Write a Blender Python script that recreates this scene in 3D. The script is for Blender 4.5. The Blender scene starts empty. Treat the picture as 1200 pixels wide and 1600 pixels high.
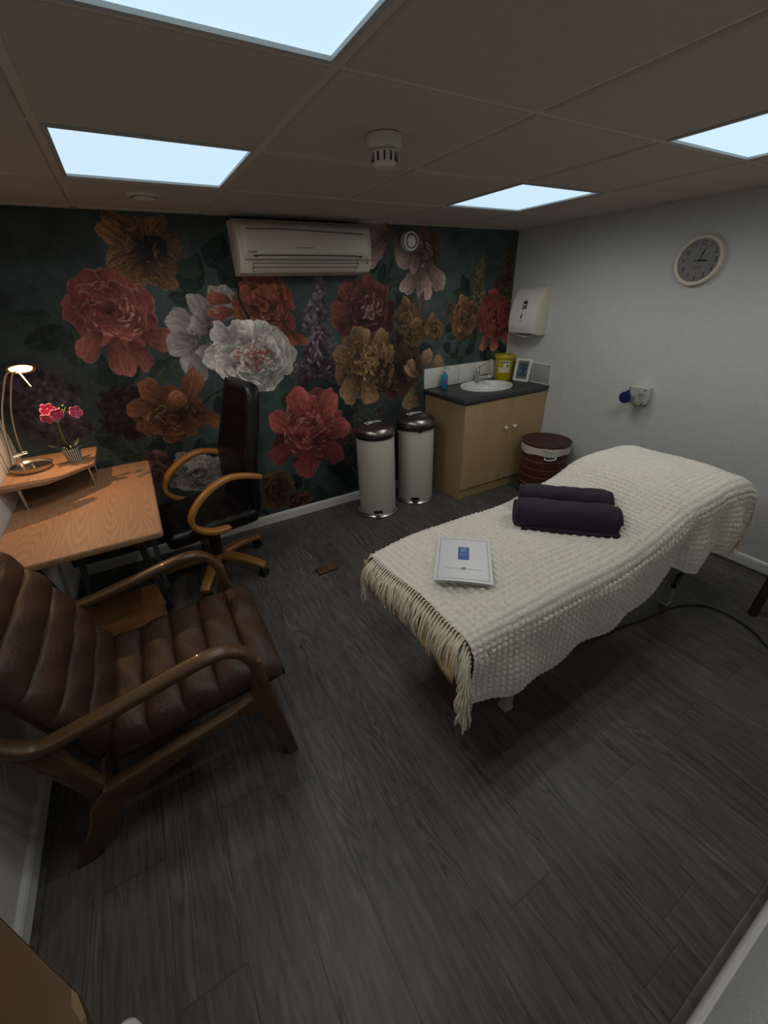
PANEL=1.0
EXPO=0.0
CEIL_W=1.55
DESK_W=8
TLAMP_W=20
import bpy, bmesh, math, random
import numpy as np
from mathutils import Vector, Matrix
SC = bpy.context.scene
COL = SC.collection
PI = math.pi
XL, XR, YW, YF, H = -0.73, 3.052, 2.947, -0.14, 2.044

# ------------------------------------------------------------------ materials
def mat(name, col, rough=.5, metal=0, spec=.5, var=0, vscale=8, bump=0, bscale=60, stretch=(1, 1, 1), sheen=0, coat=0, col2=None):
    m = bpy.data.materials.new(name); m.use_nodes = True
    nt = m.node_tree; N = nt.nodes; L = nt.links; b = N['Principled BSDF']
    b.inputs['Base Color'].default_value = (*col, 1); b.inputs['Roughness'].default_value = rough
    b.inputs['Metallic'].default_value = metal; b.inputs['Specular IOR Level'].default_value = spec
    b.inputs['Sheen Weight'].default_value = sheen; b.inputs['Coat Weight'].default_value = coat
    tc = N.new('ShaderNodeTexCoord'); mp = N.new('ShaderNodeMapping'); mp.inputs['Scale'].default_value = stretch
    L.new(tc.outputs['Object'], mp.inputs[0])
    if var or col2:
        n = N.new('ShaderNodeTexNoise'); n.inputs['Scale'].default_value = vscale; n.inputs['Detail'].default_value = 5
        L.new(mp.outputs[0], n.inputs['Vector'])
        mx = N.new('ShaderNodeMix'); mx.data_type = 'RGBA'
        c2 = col2 or tuple(c*(1-var) for c in col)
        mx.inputs[6].default_value = (*col, 1); mx.inputs[7].default_value = (*c2, 1)
        r = N.new('ShaderNodeMapRange'); r.inputs[1].default_value = .35; r.inputs[2].default_value = .65
        L.new(n.outputs[0], r.inputs[0]); L.new(r.outputs[0], mx.inputs[0]); L.new(mx.outputs[2], b.inputs['Base Color'])
    if bump:
        n2 = N.new('ShaderNodeTexNoise'); n2.inputs['Scale'].default_value = bscale; n2.inputs['Detail'].default_value = 3
        L.new(mp.outputs[0], n2.inputs['Vector'])
        bp = N.new('ShaderNodeBump'); bp.inputs['Strength'].default_value = bump; bp.inputs['Distance'].default_value = .004
        L.new(n2.outputs[0], bp.inputs['Height']); L.new(bp.outputs[0], b.inputs['Normal'])
    return m

def wood(name, light, dark, axis='Y', scale=1.0, rough=.45, rings=1.0, coat=0, contrast=1.0):
    """veneer: stretched grain plus warped ring lines running along axis"""
    m = bpy.data.materials.new(name); m.use_nodes = True
    nt = m.node_tree; N = nt.nodes; L = nt.links; b = N['Principled BSDF']
    b.inputs['Roughness'].default_value = rough; b.inputs['Coat Weight'].default_value = coat
    tc = N.new('ShaderNodeTexCoord'); mp = N.new('ShaderNodeMapping')
    s = {'X': (.12, 1, 1), 'Y': (1, .12, 1), 'Z': (1, 1, .12)}[axis]
    mp.inputs['Scale'].default_value = tuple(v*scale for v in s)
    L.new(tc.outputs['Object'], mp.inputs[0])
    n = N.new('ShaderNodeTexNoise'); n.inputs['Scale'].default_value = 5; n.inputs['Detail'].default_value = 1
    L.new(mp.outputs[0], n.inputs['Vector'])
    w = N.new('ShaderNodeMath'); w.operation = 'MULTIPLY'; w.inputs[1].default_value = 60*rings
    L.new(n.outputs[0], w.inputs[0])
    sn = N.new('ShaderNodeMath'); sn.operation = 'SINE'; L.new(w.outputs[0], sn.inputs[0])
    f = N.new('ShaderNodeTexNoise'); f.inputs['Scale'].default_value = 90; f.inputs['Detail'].default_value = 4
    L.new(mp.outputs[0], f.inputs['Vector'])
    a = N.new('ShaderNodeMath'); a.operation = 'MULTIPLY_ADD'; a.inputs[1].default_value = .22*contrast; a.inputs[2].default_value = .25
    L.new(sn.outputs[0], a.inputs[0])
    a2 = N.new('ShaderNodeMath'); a2.operation = 'MULTIPLY_ADD'; a2.inputs[1].default_value = .5*contrast
    L.new(f.outputs[0], a2.inputs[0]); L.new(a.outputs[0], a2.inputs[2])
    mx = N.new('ShaderNodeMix'); mx.data_type = 'RGBA'; mx.inputs[6].default_value = (*light, 1); mx.inputs[7].default_value = (*dark, 1)
    L.new(a2.outputs[0], mx.inputs[0]); L.new(mx.outputs[2], b.inputs['Base Color'])
    bp = N.new('ShaderNodeBump'); bp.inputs['Strength'].default_value = .12; bp.inputs['Distance'].default_value = .002
    L.new(a2.outputs[0], bp.inputs['Height']); L.new(bp.outputs[0], b.inputs['Normal'])
    return m

def emit(name, col, strength):
    m = bpy.data.materials.new(name); m.use_nodes = True
    b = m.node_tree.nodes['Principled BSDF']
    b.inputs['Base Color'].default_value = (.8, .8, .8, 1)
    b.inputs['Emission Color'].default_value = (*col, 1); b.inputs['Emission Strength'].default_value = strength
    return m

# ------------------------------------------------------------------ mesh helpers
class MB:
    def __init__(s): s.v = []; s.f = []
    def add(s, vs, fs, M=None):
        o = len(s.v)
        for p in vs:
            p = Vector(p)
            s.v.append(tuple(M @ p) if M is not None else tuple(p))
        s.f += [tuple(o+i for i in f) for f in fs]
        return s
    def box(s, c, d, bev=0, M=None, seg=2):
        if bev <= 0:
            x, y, z = d[0]/2, d[1]/2, d[2]/2
            vs = [(c[0]+i*x, c[1]+j*y, c[2]+k*z) for i in (-1, 1) for j in (-1, 1) for k in (-1, 1)]
            return s.add(vs, [(0, 1, 3, 2), (4, 6, 7, 5), (0, 4, 5, 1), (2, 3, 7, 6), (0, 2, 6, 4), (1, 5, 7, 3)], M)
        bm = bmesh.new(); bmesh.ops.create_cube(bm, size=1)
        bmesh.ops.scale(bm, vec=d, verts=bm.verts); bmesh.ops.translate(bm, vec=c, verts=bm.verts)
        bmesh.ops.bevel(bm, geom=bm.edges[:], offset=min(bev, min(d)*.49), segments=seg, profile=.5, affect='EDGES')
        return s.bm(bm, M)
    def bm(s, bm, M=None):
        bm.verts.index_update()
        vs = [v.co.copy() for v in bm.verts]; fs = [[v.index for v in f.verts] for f in bm.faces]
        bm.free(); return s.add(vs, fs, M)
    def lathe(s, prof, seg=32, c=(0, 0, 0), M=None, sx=1, sy=1):
        vs = []; fs = []
        n = len(prof)
        for r, z in prof:
            for k in range(seg):
                a = 2*PI*k/seg; vs.append((c[0]+r*math.cos(a)*sx, c[1]+r*math.sin(a)*sy, c[2]+z))
        for i in range(n-1):
            for k in range(seg):
                k2 = (k+1) % seg; fs.append((i*seg+k, i*seg+k2, (i+1)*seg+k2, (i+1)*seg+k))
        if prof[0][0] > 1e-5: fs.append(tuple(range(seg-1, -1, -1)))
        if prof[-1][0] > 1e-5: fs.append(tuple((n-1)*seg+k for k in range(seg)))
        return s.add(vs, fs, M)
    def tube(s, pts, r, seg=8, smooth=0, rr=None, flat=None, up=(0, 0, 1), M=None):
        """r: radius or list. flat=(a,b): elliptical section half sizes (side, up)"""
        P = [Vector(p) for p in pts]
        R = list(r) if isinstance(r, (list, tuple)) else [r]*len(P)
        if smooth:
            Q = []; RR = []
            n = len(P)
            for i in range(n-1):
                p0, p1, p2, p3 = P[max(i-1, 0)], P[i], P[i+1], P[min(i+2, n-1)]
                for k in range(smooth):
                    t = k/smooth
                    Q.append(.5*((2*p1)+(p2-p0)*t+(2*p0-5*p1+4*p2-p3)*t*t+(3*p1-p0-3*p2+p3)*t**3)); RR.append(R[i]*(1-t)+R[i+1]*t)
            Q.append(P[-1]); RR.append(R[-1]); P, R = Q, RR
        vs = []; fs = []; n = len(P); up = Vector(up); prev = None
        for i, p in enumerate(P):
            t = (P[min(i+1, n-1)]-P[max(i-1, 0)]).normalized()
            a = t.cross(up if prev is None else prev)
            if prev is None:
                if a.length < 1e-3: a = t.cross(Vector((1, 0, 0)))
                side = a.normalized(); u = side.cross(t).normalized()
            else:
                u = (prev-t*prev.dot(t)).normalized(); side = t.cross(u).normalized()
            prev = u
            for k in range(seg):
                an = 2*PI*(k+.5)/seg
                ca, sa = math.cos(an), math.sin(an)
                if flat:
                    e = .55 if seg >= 8 else 1
                    ca = math.copysign(abs(ca)**e, ca)*flat[0]; sa = math.copysign(abs(sa)**e, sa)*flat[1]
                    vs.append(p+side*ca*R[i]+u*sa*R[i])
                else: vs.append(p+side*ca*R[i]+u*sa*R[i])
        for i in range(n-1):
            for k in range(seg):
                k2 = (k+1) % seg; fs.append((i*seg+k, i*seg+k2, (i+1)*seg+k2, (i+1)*seg+k))
        fs.append(tuple(range(seg-1, -1, -1))); fs.append(tuple((n-1)*seg+k for k in range(seg)))
        return s.add(vs, fs, M)
    def prism(s, poly, a, b, axis='z', bev=0, M=None, seg=2):
        """extrude a 2-D polygon from a to b along the axis"""
        def P(u, v, w): return {'z': (u, v, w), 'y': (u, w, v), 'x': (w, u, v)}[axis]
        bm = bmesh.new(); n = len(poly)
        A = [bm.verts.new(P(u, v, a)) for u, v in poly]; B = [bm.verts.new(P(u, v, b)) for u, v in poly]
        bm.faces.new(A[::-1]); bm.faces.new(B)
        for i in range(n): bm.faces.new((A[i], A[(i+1) % n], B[(i+1) % n], B[i]))
        bmesh.ops.recalc_face_normals(bm, faces=bm.faces[:])
        if bev:
            es = [e for e in bm.edges if all(len(f.verts) != 4 or n == 4 for f in e.link_faces) or any(len(f.verts) == n for f in e.link_faces)]
            bmesh.ops.bevel(bm, geom=es, offset=bev, segments=seg, profile=.5, affect='EDGES', clamp_overlap=True)
        return s.bm(bm, M)
    def build(s, name, m, parent=None, smooth=True, ang=40):
        off = Vector((0, 0, 0))
        q = parent
        while q is not None: off += q.location; q = q.parent
        me = bpy.data.meshes.new(name)
        me.from_pydata([tuple(Vector(p)-off) for p in s.v], [], s.f)
        bm = bmesh.new(); bm.from_mesh(me); bmesh.ops.recalc_face_normals(bm, faces=bm.faces[:]); bm.to_mesh(me); bm.free()
        me.materials.append(m)
        if smooth:
            me.polygons.foreach_set('use_smooth', [True]*len(me.polygons))
            try: me.set_sharp_from_angle(angle=math.radians(ang))
            except Exception: pass
        me.update()
        o = bpy.data.objects.new(name, me); COL.objects.link(o)
        if parent is not None: o.parent = parent
        return o

def T(name, label, cat, loc, group=None):
    o = bpy.data.objects.new(name, None); COL.objects.link(o); o.location = loc
    o.empty_display_size = .05; o['label'] = label; o['category'] = cat
    if group: o['group'] = group
    return o
def tag(o, label, cat, group=None):
    o['label'] = label; o['category'] = cat
    if group: o['group'] = group
    return o
def struct(o): o['kind'] = 'structure'; return o
def arr(a): return a if isinstance(a, (list, tuple)) else [a]
def frame_M(o, x, y, z=None):
    """matrix from local axes"""
    x = Vector(x).normalized(); y = Vector(y).normalized(); z = Vector(z).normalized() if z else x.cross(y)
    return Matrix(((x[0], y[0], z[0], o[0]), (x[1], y[1], z[1], o[1]), (x[2], y[2], z[2], o[2]), (0, 0, 0, 1)))
def text_mb(body, size, M, ext=.0004, align='CENTER', squash=1.0):
    c = bpy.data.curves.new('t', 'FONT'); c.body = body; c.size = size; c.align_x = align; c.align_y = 'CENTER'; c.extrude = ext
    o = bpy.data.objects.new('t', c); COL.objects.link(o)
    dg = bpy.context.evaluated_depsgraph_get(); dg.update()
    me = bpy.data.meshes.new_from_object(o.evaluated_get(dg))
    mb = MB(); mb.add([(v.co.x*squash, v.co.y, v.co.z) for v in me.vertices], [tuple(p.vertices) for p in me.polygons], M)
    bpy.data.objects.remove(o); bpy.data.meshes.remove(me)
    return mb

# ------------------------------------------------------------------ palette
M_white = mat('white_plastic', (.78, .77, .72), .35)
M_cream = mat('aged_white_plastic', (.62, .58, .50), .4, var=.08, vscale=3)
M_paint = mat('white_gloss_paint', (.70, .70, .68), .3, bump=.15, bscale=30)
M_black = mat('black_plastic', (.012, .012, .014), .4)
M_blackleather = mat('black_leather', (.004, .004, .005), .36, spec=.35, bump=.25, bscale=120)
M_chrome = mat('chrome', (.75, .75, .76), .12, 1)
M_steel = mat('brushed_steel', (.55, .54, .53), .3, 1, bump=.1, bscale=200, stretch=(.1, .1, 1))
M_nickel = mat('satin_nickel', (.52, .47, .42), .28, 1)
M_darkmetal = mat('dark_grey_metal', (.07, .075, .08), .4, .6)
M_grey = mat('light_grey_enamel', (.42, .43, .42), .4, .2)

# ------------------------------------------------------------------ floor
def floor_mat():
    m = bpy.data.materials.new('grey_wood_vinyl_planks'); m.use_nodes = True
    nt = m.node_tree; N = nt.nodes; L = nt.links; b = N['Principled BSDF']
    tc = N.new('ShaderNodeTexCoord'); sp = N.new('ShaderNodeSeparateXYZ'); L.new(tc.outputs['Object'], sp.inputs[0])
    def mth(op, a, b_=None, c=None):
        n = N.new('ShaderNodeMath'); n.operation = op
        for i, q in enumerate((a, b_, c)):
            if q is None: continue
            if isinstance(q, (int, float)): n.inputs[i].default_value = q
            else: L.new(q, n.inputs[i])
        return n.outputs[0]
    W, LN = .178, 1.22
    xw = mth('DIVIDE', sp.outputs[0], W); row = mth('FLOOR', xw); fx = mth('FRACT', xw)
    wn = N.new('ShaderNodeTexWhiteNoise'); wn.noise_dimensions = '1D'; L.new(row, wn.inputs['W'])
    yl = mth('ADD', mth('DIVIDE', sp.outputs[1], LN), mth('MULTIPLY', wn.outputs[0], 7.3)); cellr = mth('FLOOR', yl); fy = mth('FRACT', yl)
    cb = N.new('ShaderNodeCombineXYZ'); L.new(row, cb.inputs[0]); L.new(cellr, cb.inputs[1])
    w2 = N.new('ShaderNodeTexWhiteNoise'); w2.noise_dimensions = '3D'; L.new(cb.outputs[0], w2.inputs['Vector'])
    # grain: per-plank offset coordinates stretched along Y
    gx = mth('ADD', mth('MULTIPLY', sp.outputs[0], 1.0), mth('MULTIPLY', w2.outputs[0], 9)); gy = mth('ADD', mth('MULTIPLY', sp.outputs[1], .11), mth('MULTIPLY', w2.outputs[0], 31))
    gc = N.new('ShaderNodeCombineXYZ'); L.new(gx, gc.inputs[0]); L.new(gy, gc.inputs[1])
    n1 = N.new('ShaderNodeTexNoise'); n1.inputs['Scale'].default_value = 7; n1.inputs['Detail'].default_value = 2; n1.inputs['Distortion'].default_value = .6; L.new(gc.outputs[0], n1.inputs['Vector'])
    n2 = N.new('ShaderNodeTexNoise'); n2.inputs['Scale'].default_value = 60; n2.inputs['Detail'].default_value = 6; n2.inputs['Roughness'].default_value = .65; L.new(gc.outputs[0], n2.inputs['Vector'])
    n3 = N.new('ShaderNodeTexNoise'); n3.inputs['Scale'].default_value = 14; n3.inputs['Detail'].default_value = 4; L.new(gc.outputs[0], n3.inputs['Vector'])
    ring = mth('POWER', mth('ABSOLUTE', mth('SINE', mth('MULTIPLY', n1.outputs[0], 75))), .5)
    patch = N.new('ShaderNodeMapRange'); patch.inputs[1].default_value = .5; patch.inputs[2].default_value = .64; L.new(n3.outputs[0], patch.inputs[0])
    ringm = mth('MULTIPLY', mth('SUBTRACT', 1, ring), patch.outputs[0])
    v = mth('MULTIPLY_ADD', n2.outputs[0], .75, mth('MULTIPLY', n3.outputs[0], .45))
    v = mth('SUBTRACT', v, mth('MULTIPLY', ringm, .34))
    v = mth('ADD', v, mth('MULTIPLY', mth('SUBTRACT', w2.outputs[0], .5), .11))
    cr = N.new('ShaderNodeValToRGB'); e = cr.color_ramp.elements
    e[0].position = .22; e[0].color = (.014, .0135, .0125, 1); e[1].position = .88; e[1].color = (.21, .20, .18, 1)
    k = cr.color_ramp.elements.new(.5); k.color = (.068, .064, .058, 1)
    k = cr.color_ramp.elements.new(.7); k.color = (.118, .112, .101, 1)
    L.new(v, cr.inputs[0])
    # seams
    ex = mth('MINIMUM', fx, mth('SUBTRACT', 1, fx)); ey = mth('MULTIPLY', mth('MINIMUM', fy, mth('SUBTRACT', 1, fy)), LN/W)
    edge = mth('MINIMUM', ex, ey); sm = N.new('ShaderNodeMapRange'); sm.inputs[1].default_value = .004; sm.inputs[2].default_value = .014; L.new(edge, sm.inputs[0])
    mx = N.new('ShaderNodeMix'); mx.data_type = 'RGBA'; mx.inputs[6].default_value = (.012, .011, .010, 1); L.new(cr.outputs[0], mx.inputs[7]); L.new(mth('MULTIPLY_ADD', sm.outputs[0], .45, .55), mx.inputs[0])
    L.new(mx.outputs[2], b.inputs['Base Color'])
    b.inputs['Roughness'].default_value = .42; b.inputs['Specular IOR Level'].default_value = .4
    bp = N.new('ShaderNodeBump'); bp.inputs['Strength'].default_value = .25; bp.inputs['Distance'].default_value = .002
    L.new(mth('MULTIPLY', v, sm.outputs[0]), bp.inputs['Height']); L.new(bp.outputs[0], b.inputs['Normal'])
    return m
struct(MB().box(((XL+XR)/2, (YW+YF)/2, -.03), (XR-XL+.2, YW-YF+.2, .06)).build('floor', floor_mat(), smooth=False))

# walls
M_wall = mat('woodchip_white_wall', (.59, .62, .60), .75, bump=1.0, bscale=100, var=.04, vscale=20)
M_ledge = mat('left_wall_lamplit_paint', (.66, .63, .60), .7, bump=.3, bscale=90)  # wall colour lightened and warmed to carry the desk lamp's light
struct(MB().box((XR+.05, (YW+YF)/2, H/2+.02), (.1, YW-YF+.2, H+.04)).build('wall_right', M_wall, smooth=False))
struct(MB().box((XL-.05, (YW+YF)/2, H/2+.02), (.1, YW-YF+.2, H+.04)).build('wall_left', M_ledge, smooth=False))
struct(MB().box(((XL+XR)/2, YF-.05, H/2+.02), (XR-XL, .1, H+.04)).build('wall_front', M_wall, smooth=False))

# skirting boards with a rounded top, grey sealing strip on the floor
def skirt(name, p0, p1, nrm, h=.075):
    n = Vector((*nrm, 0))
    prof = [(0, 0), (.016, 0), (.016, h-.018), (.012, h-.006), (.006, h), (0, h)]
    mb = MB(); vs = []; k = len(prof)
    for q in (Vector((*p0, 0)), Vector((*p1, 0))):
        for t, z in prof: vs.append(q+n*t+Vector((0, 0, z)))
    fs = [(i, (i+1) % k, k+(i+1) % k, k+i) for i in range(k)]+[tuple(range(k)), tuple(range(2*k-1, k-1, -1))]
    mb.add(vs, fs); return struct(mb.build(name, M_paint, smooth=False))
skirt('baseboard_back', (XL+.017, YW), (2.112, YW), (0, -1))
skirt('baseboard_right', (XR, YF+.017), (XR, 2.415), (-1, 0))
skirt('baseboard_left', (XL, YF), (XL, YW), (1, 0))
skirt('baseboard_front', (.2, YF), (XR-.0, YF), (0, 1))
M_strip = mat('grey_vinyl_coving', (.10, .095, .09), .4, var=.5, vscale=30)
for nm, c, d in (('trim_1', (XL+.026, (YW+YF)/2, .004), (.020, YW-YF-.04, .012)), ('trim_2', (1.5, YF+.026, .004), (2.6, .020, .012)),
                 ('trim_3', (XR-.023, 1.15, .004), (.014, 2.4, .012))):
    struct(MB().box(c, d, .003).build(nm, M_strip))

# ------------------------------------------------------------------ ceiling: tegular tiles on a grid, light fittings in their cells
GX0, GY0 = -.068, 1.079
LIGHT = {(0, 1), (0, -1), (3, 1), (3, -1)}
M_tile = mat('mineral_fibre_tile', (.50, .455, .40), .9, bump=.6, bscale=300, var=.05, vscale=40)
M_grid = mat('ceiling_grid_white_metal', (.58, .53, .47), .5)
mb = MB()
for i in range(-2, 7):
    for j in range(-3, 5):
        x0, x1 = GX0+.6*i, GX0+.6*(i+1); y0, y1 = GY0+.6*j, GY0+.6*(j+1)
        if (i, j) in LIGHT: continue
        g = .0125
        a, b_ = max(x0+g, XL), min(x1-g, XR); c, d = max(y0+g, YF), min(y1-g, YW)
        if b_-a < .02 or d-c < .02: continue
        mb.box(((a+b_)/2, (c+d)/2, H+.012), (b_-a, d-c, .024), .006, seg=1)
mb.box(((XL+XR)/2, (YW+YF)/2, H+.09), (XR-XL, YW-YF, .02))
struct(mb.build('ceiling', M_tile, smooth=False))
mb = MB()
for i in range(-1, 7):
    x = GX0+.6*i
    if XL < x < XR: mb.box((x, (YW+YF)/2, H+.0115), (.024, YW-YF, .009))
for j in range(-2, 4):
    y = GY0+.6*j
    if YF < y < YW: mb.box(((XL+XR)/2, y, H+.0115), (XR-XL, .024, .0092))
struct(mb.build('trim_4', M_grid, smooth=False))

def spread_emit(name, col, s):
    return emit(name, col, s)
E_BIG = spread_emit('led_diffuser', (.56, .77, .92), PANEL)
M_pframe = mat('panel_frame_white', (.42, .42, .41), .4)
PLAB = {(0, -1): 'largest-looking square ceiling light, cut off by the top edge of the photo',
        (0, 1): 'square ceiling light at upper left, above the desk and round vent',
        (3, 1): 'square ceiling light nearest the corner over the sink unit',
        (3, -1): 'square ceiling light at the right edge, above the wall clock'}
for (i, j), lab in PLAB.items():
    cx, cy = GX0+.6*i+.3, GY0+.6*j+.3
    t = T('ceiling_light', lab, 'ceiling light', (cx, cy, H), 'square light panels in the ceiling')
    mb = MB(); o_, w = .286, .012
    for s in (-1, 1):
        mb.box((cx+s*(o_-w/2), cy, H+.010), (w, 2*o_, .018)); mb.box((cx, cy+s*(o_-w/2), H+.010), (2*o_-2*w, w, .018))
    mb.build('frame', M_pframe, t, smooth=False)
    MB().box((cx, cy, H+.012), (2*(o_-w), 2*(o_-w), .006)).build('diffuser', E_BIG, t, smooth=False)
# ------------------------------------------------------------------ floral wall mural: print colours on a fine grid
def build_mural():
    rng = np.random.RandomState(7)
    st = .004
    nx = int(round((XR-XL)/st)); nz = int(round(H/st))
    xs = np.linspace(XL, XR, nx+1); zs = np.linspace(0, H, nz+1)
    def noise(sc, oct=3, seed=0):
        r = np.random.RandomState(seed); out = np.zeros((nz+1, nx+1)); amp = 1; tot = 0
        for o in range(oct):
            c = sc/(2**o); gx = int((XR-XL)/c)+3; gz = int(H/c)+3
            g = r.rand(gz, gx); u = (xs-XL)/c; v = zs/c
            i = u.astype(int); j = v.astype(int); fu = u-i; fv = v-j; fu = fu*fu*(3-2*fu); fv = fv*fv*(3-2*fv)
            a = g[np.ix_(j, i)]; b = g[np.ix_(j, i+1)]; c_ = g[np.ix_(j+1, i)]; d = g[np.ix_(j+1, i+1)]
            out += amp*((a*(1-fu)+b*fu)*(1-fv)[:, None]+(c_*(1-fu)+d*fu)*fv[:, None]); tot += amp; amp *= .5
        return out/tot
    N1 = noise(.5, 4, 1); N2 = noise(.05, 3, 2); N3 = noise(.02, 2, 3)
    teal = np.array([.055, .082, .080]); deep = np.array([.010, .019, .020])
    X, Z = np.meshgrid(xs, zs)
    # the print's ground: nearly black at the far left and top, teal in the middle
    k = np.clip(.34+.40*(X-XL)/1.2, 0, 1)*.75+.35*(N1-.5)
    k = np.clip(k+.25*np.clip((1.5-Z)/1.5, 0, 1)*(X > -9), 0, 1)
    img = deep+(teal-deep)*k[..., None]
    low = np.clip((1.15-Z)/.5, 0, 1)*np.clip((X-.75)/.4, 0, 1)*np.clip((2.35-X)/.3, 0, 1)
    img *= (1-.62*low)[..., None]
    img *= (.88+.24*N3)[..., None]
    P = lambda *c: np.array(c, float)
    def win(cx, cz, r):
        i0 = max(int((cx-r-XL)/st), 0); i1 = min(int((cx+r-XL)/st)+2, nx+1); j0 = max(int((cz-r)/st), 0); j1 = min(int((cz+r)/st)+2, nz+1)
        return slice(j0, j1), slice(i0, i1)
    def petal(cx, cz, ang, L, W, c0, c1, rim, sx=1., sz=1., ruff=.05, st_=.25, pw=.5, alpha=1., shade=.35):
        """one brush-painted petal growing from (cx,cz) in direction ang; c0 root, c1 tip, rim edge colour"""
        R = max(L*1.15, W)*max(sx, sz)
        sl = win(cx+math.cos(ang)*L*.5*sx, cz+math.sin(ang)*L*.5*sz, R*.75+.01)
        x = (X[sl]-cx)/sx; z = (Z[sl]-cz)/sz
        if x.size == 0: return
        ca, sa = math.cos(ang), math.sin(ang)
        u = (x*ca+z*sa)/L; v = (-x*sa+z*ca)/(W/2)
        ph = rng.rand()*6; rr = 1+ruff*.8*np.sin(3*v+ph)+ruff*.35*np.sin(7*v+ph*2)+ruff*1.2*(N2[sl]-.5)
        un = u*rr
        w = np.clip(un, 0, None)**pw*np.sqrt(np.clip(1-np.clip(un, 0, 1)**5, 0, 1))*1.1
        w = np.where((un > 0) & (un < 1), w, -1e-3)
        e = w-np.abs(v)
        a = np.clip(e*W/2/st*.9, 0, 1)*alpha
        s = np.clip(un, 0, 1)**1.2
        bend = rng.rand()*.6-.3
        streak = np.sin((v/(w+.15))*13+ph+N2[sl]*7)*.5+np.sin((v/(w+.15))*29+ph*3+N3[sl]*6)*.5
        s = np.clip(s*1.0+st_*1.3*streak*(.25+.75*s)+(N3[sl]-.5)*.35, 0, 1.15)
        col = c0*.7+(c1*1.12-c0*.7)*s[..., None]
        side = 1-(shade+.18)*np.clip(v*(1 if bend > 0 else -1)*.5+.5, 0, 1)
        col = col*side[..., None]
        rm = np.clip(1-e/.13, 0, 1)*np.clip((un-.35)*2.2, 0, 1)*(.35+.65*np.clip(N2[sl]*2.2-.5, 0, 1))
        col = col+(rim-col)*(rm*.8)[..., None]
        ol = np.clip(1-e/.05, 0, 1)*.45*(1-np.clip((un-.6)*2, 0, 1))
        col = col*(1-ol)[..., None]
        img[sl] = img[sl]*(1-a)[..., None]+col*a[..., None]
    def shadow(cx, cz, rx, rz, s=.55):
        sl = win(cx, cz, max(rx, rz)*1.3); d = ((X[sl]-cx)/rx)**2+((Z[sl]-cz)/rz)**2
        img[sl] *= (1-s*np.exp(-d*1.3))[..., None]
    def peony(cx, cz, rx, rz, c0, c1, rim, n=5, k0=8, rot=0, tilt=(0, 0), core=None, ruff=.06, wide=1.9, shade=.35, inner_dark=.0):
        """ragged many-petalled bloom, radii rx, rz"""
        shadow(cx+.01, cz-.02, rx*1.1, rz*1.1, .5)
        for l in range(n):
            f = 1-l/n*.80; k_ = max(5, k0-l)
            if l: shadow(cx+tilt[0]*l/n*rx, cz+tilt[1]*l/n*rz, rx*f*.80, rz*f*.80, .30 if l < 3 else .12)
            for q in range(k_):
                a = rot+2*PI*(q+.5*(l % 2)+rng.uniform(-.22, .22))/k_
                ro = .36*f; L = f*rng.uniform(.54, .72); W = 2*PI*.72*f/k_*wide*.72*rng.uniform(.85, 1.2)
                br = rng.uniform(.45, 1.2)*(1-inner_dark*l/n); a2 = a+rng.uniform(-.25, .25)
                # outer petals facing down catch less paint light in the print
                t = .85+.15*math.sin(a)
                petal(cx+tilt[0]*l/n*rx+math.cos(a)*ro*rx, cz+tilt[1]*l/n*rz+math.sin(a)*ro*rz, a2, L, W, c0*br*t, c1*br*t, rim*br, rx, rz, ruff, .25, .38, 1, shade)
        for q in range(6):
            a = rng.rand()*6.28; petal(cx+tilt[0]*rx-math.cos(a)*.05*rx, cz+tilt[1]*rz-math.sin(a)*.05*rz, a, .24, .24, c0*.8, c1*rng.uniform(.5, 1.05)*(1-inner_dark*.8), rim*.8*(1-inner_dark*.6), rx, rz, ruff)
        if core is not None:
            for q in range(26):
                a = rng.rand()*6.28; r = rng.rand()**.7*.22
                petal(cx+tilt[0]*rx+math.cos(a)*r*rx, cz+tilt[1]*rz+math.sin(a)*r*rz, a+rng.uniform(-.6, .6), .16, .07, core[0]*rng.uniform(.6, 1), core[1]*rng.uniform(.7, 1.1), core[1], rx, rz, .03)
    def rose(cx, cz, rx, rz, c0, c1, rim, rot=0):
        """big open garden rose: broad guard petals, nested cups, bright curled lips"""
        shadow(cx, cz-.02, rx*1.1, rz*1.1, .5)
        for q in range(7):
            a = rot+2*PI*(q+rng.uniform(-.15, .15))/7
            petal(cx+math.cos(a)*.15*rx, cz+math.sin(a)*.15*rz, a, .86, 1.0, c0*.9, c1*rng.uniform(.75, 1.), rim*.8, rx, rz, .05, .18)
        for l in range(6):
            f = .78-l*.11; k_ = 6 if l < 3 else 5
            for q in range(k_):
                a = rot+.4*l+2*PI*(q+rng.uniform(-.15, .15))/k_
                ox, oz = -.06*l*rx*.3, .05*l*rz*.3
                petal(cx+ox, cz+oz, a, f*rng.uniform(.9, 1.08), f*1.25, c0*.55, c1*rng.uniform(.6, .95), rim*rng.uniform(.7, 1.15), rx, rz, .07, .15, .6, 1, .45)
        # curled lips as thin pale crescents
        for q in range(16):
            a = rng.uniform(-2.9, .3); r = rng.uniform(.15, .62)
            px, pz = cx+math.cos(a)*r*rx, cz+math.sin(a)*r*rz
            petal(px, pz, a+PI/2+rng.uniform(-.3, .3), rng.uniform(.18, .34), .055, rim*.6, rim*1.05, rim*1.2, rx, rz, .12, .1, .45, .85, .1)
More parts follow.
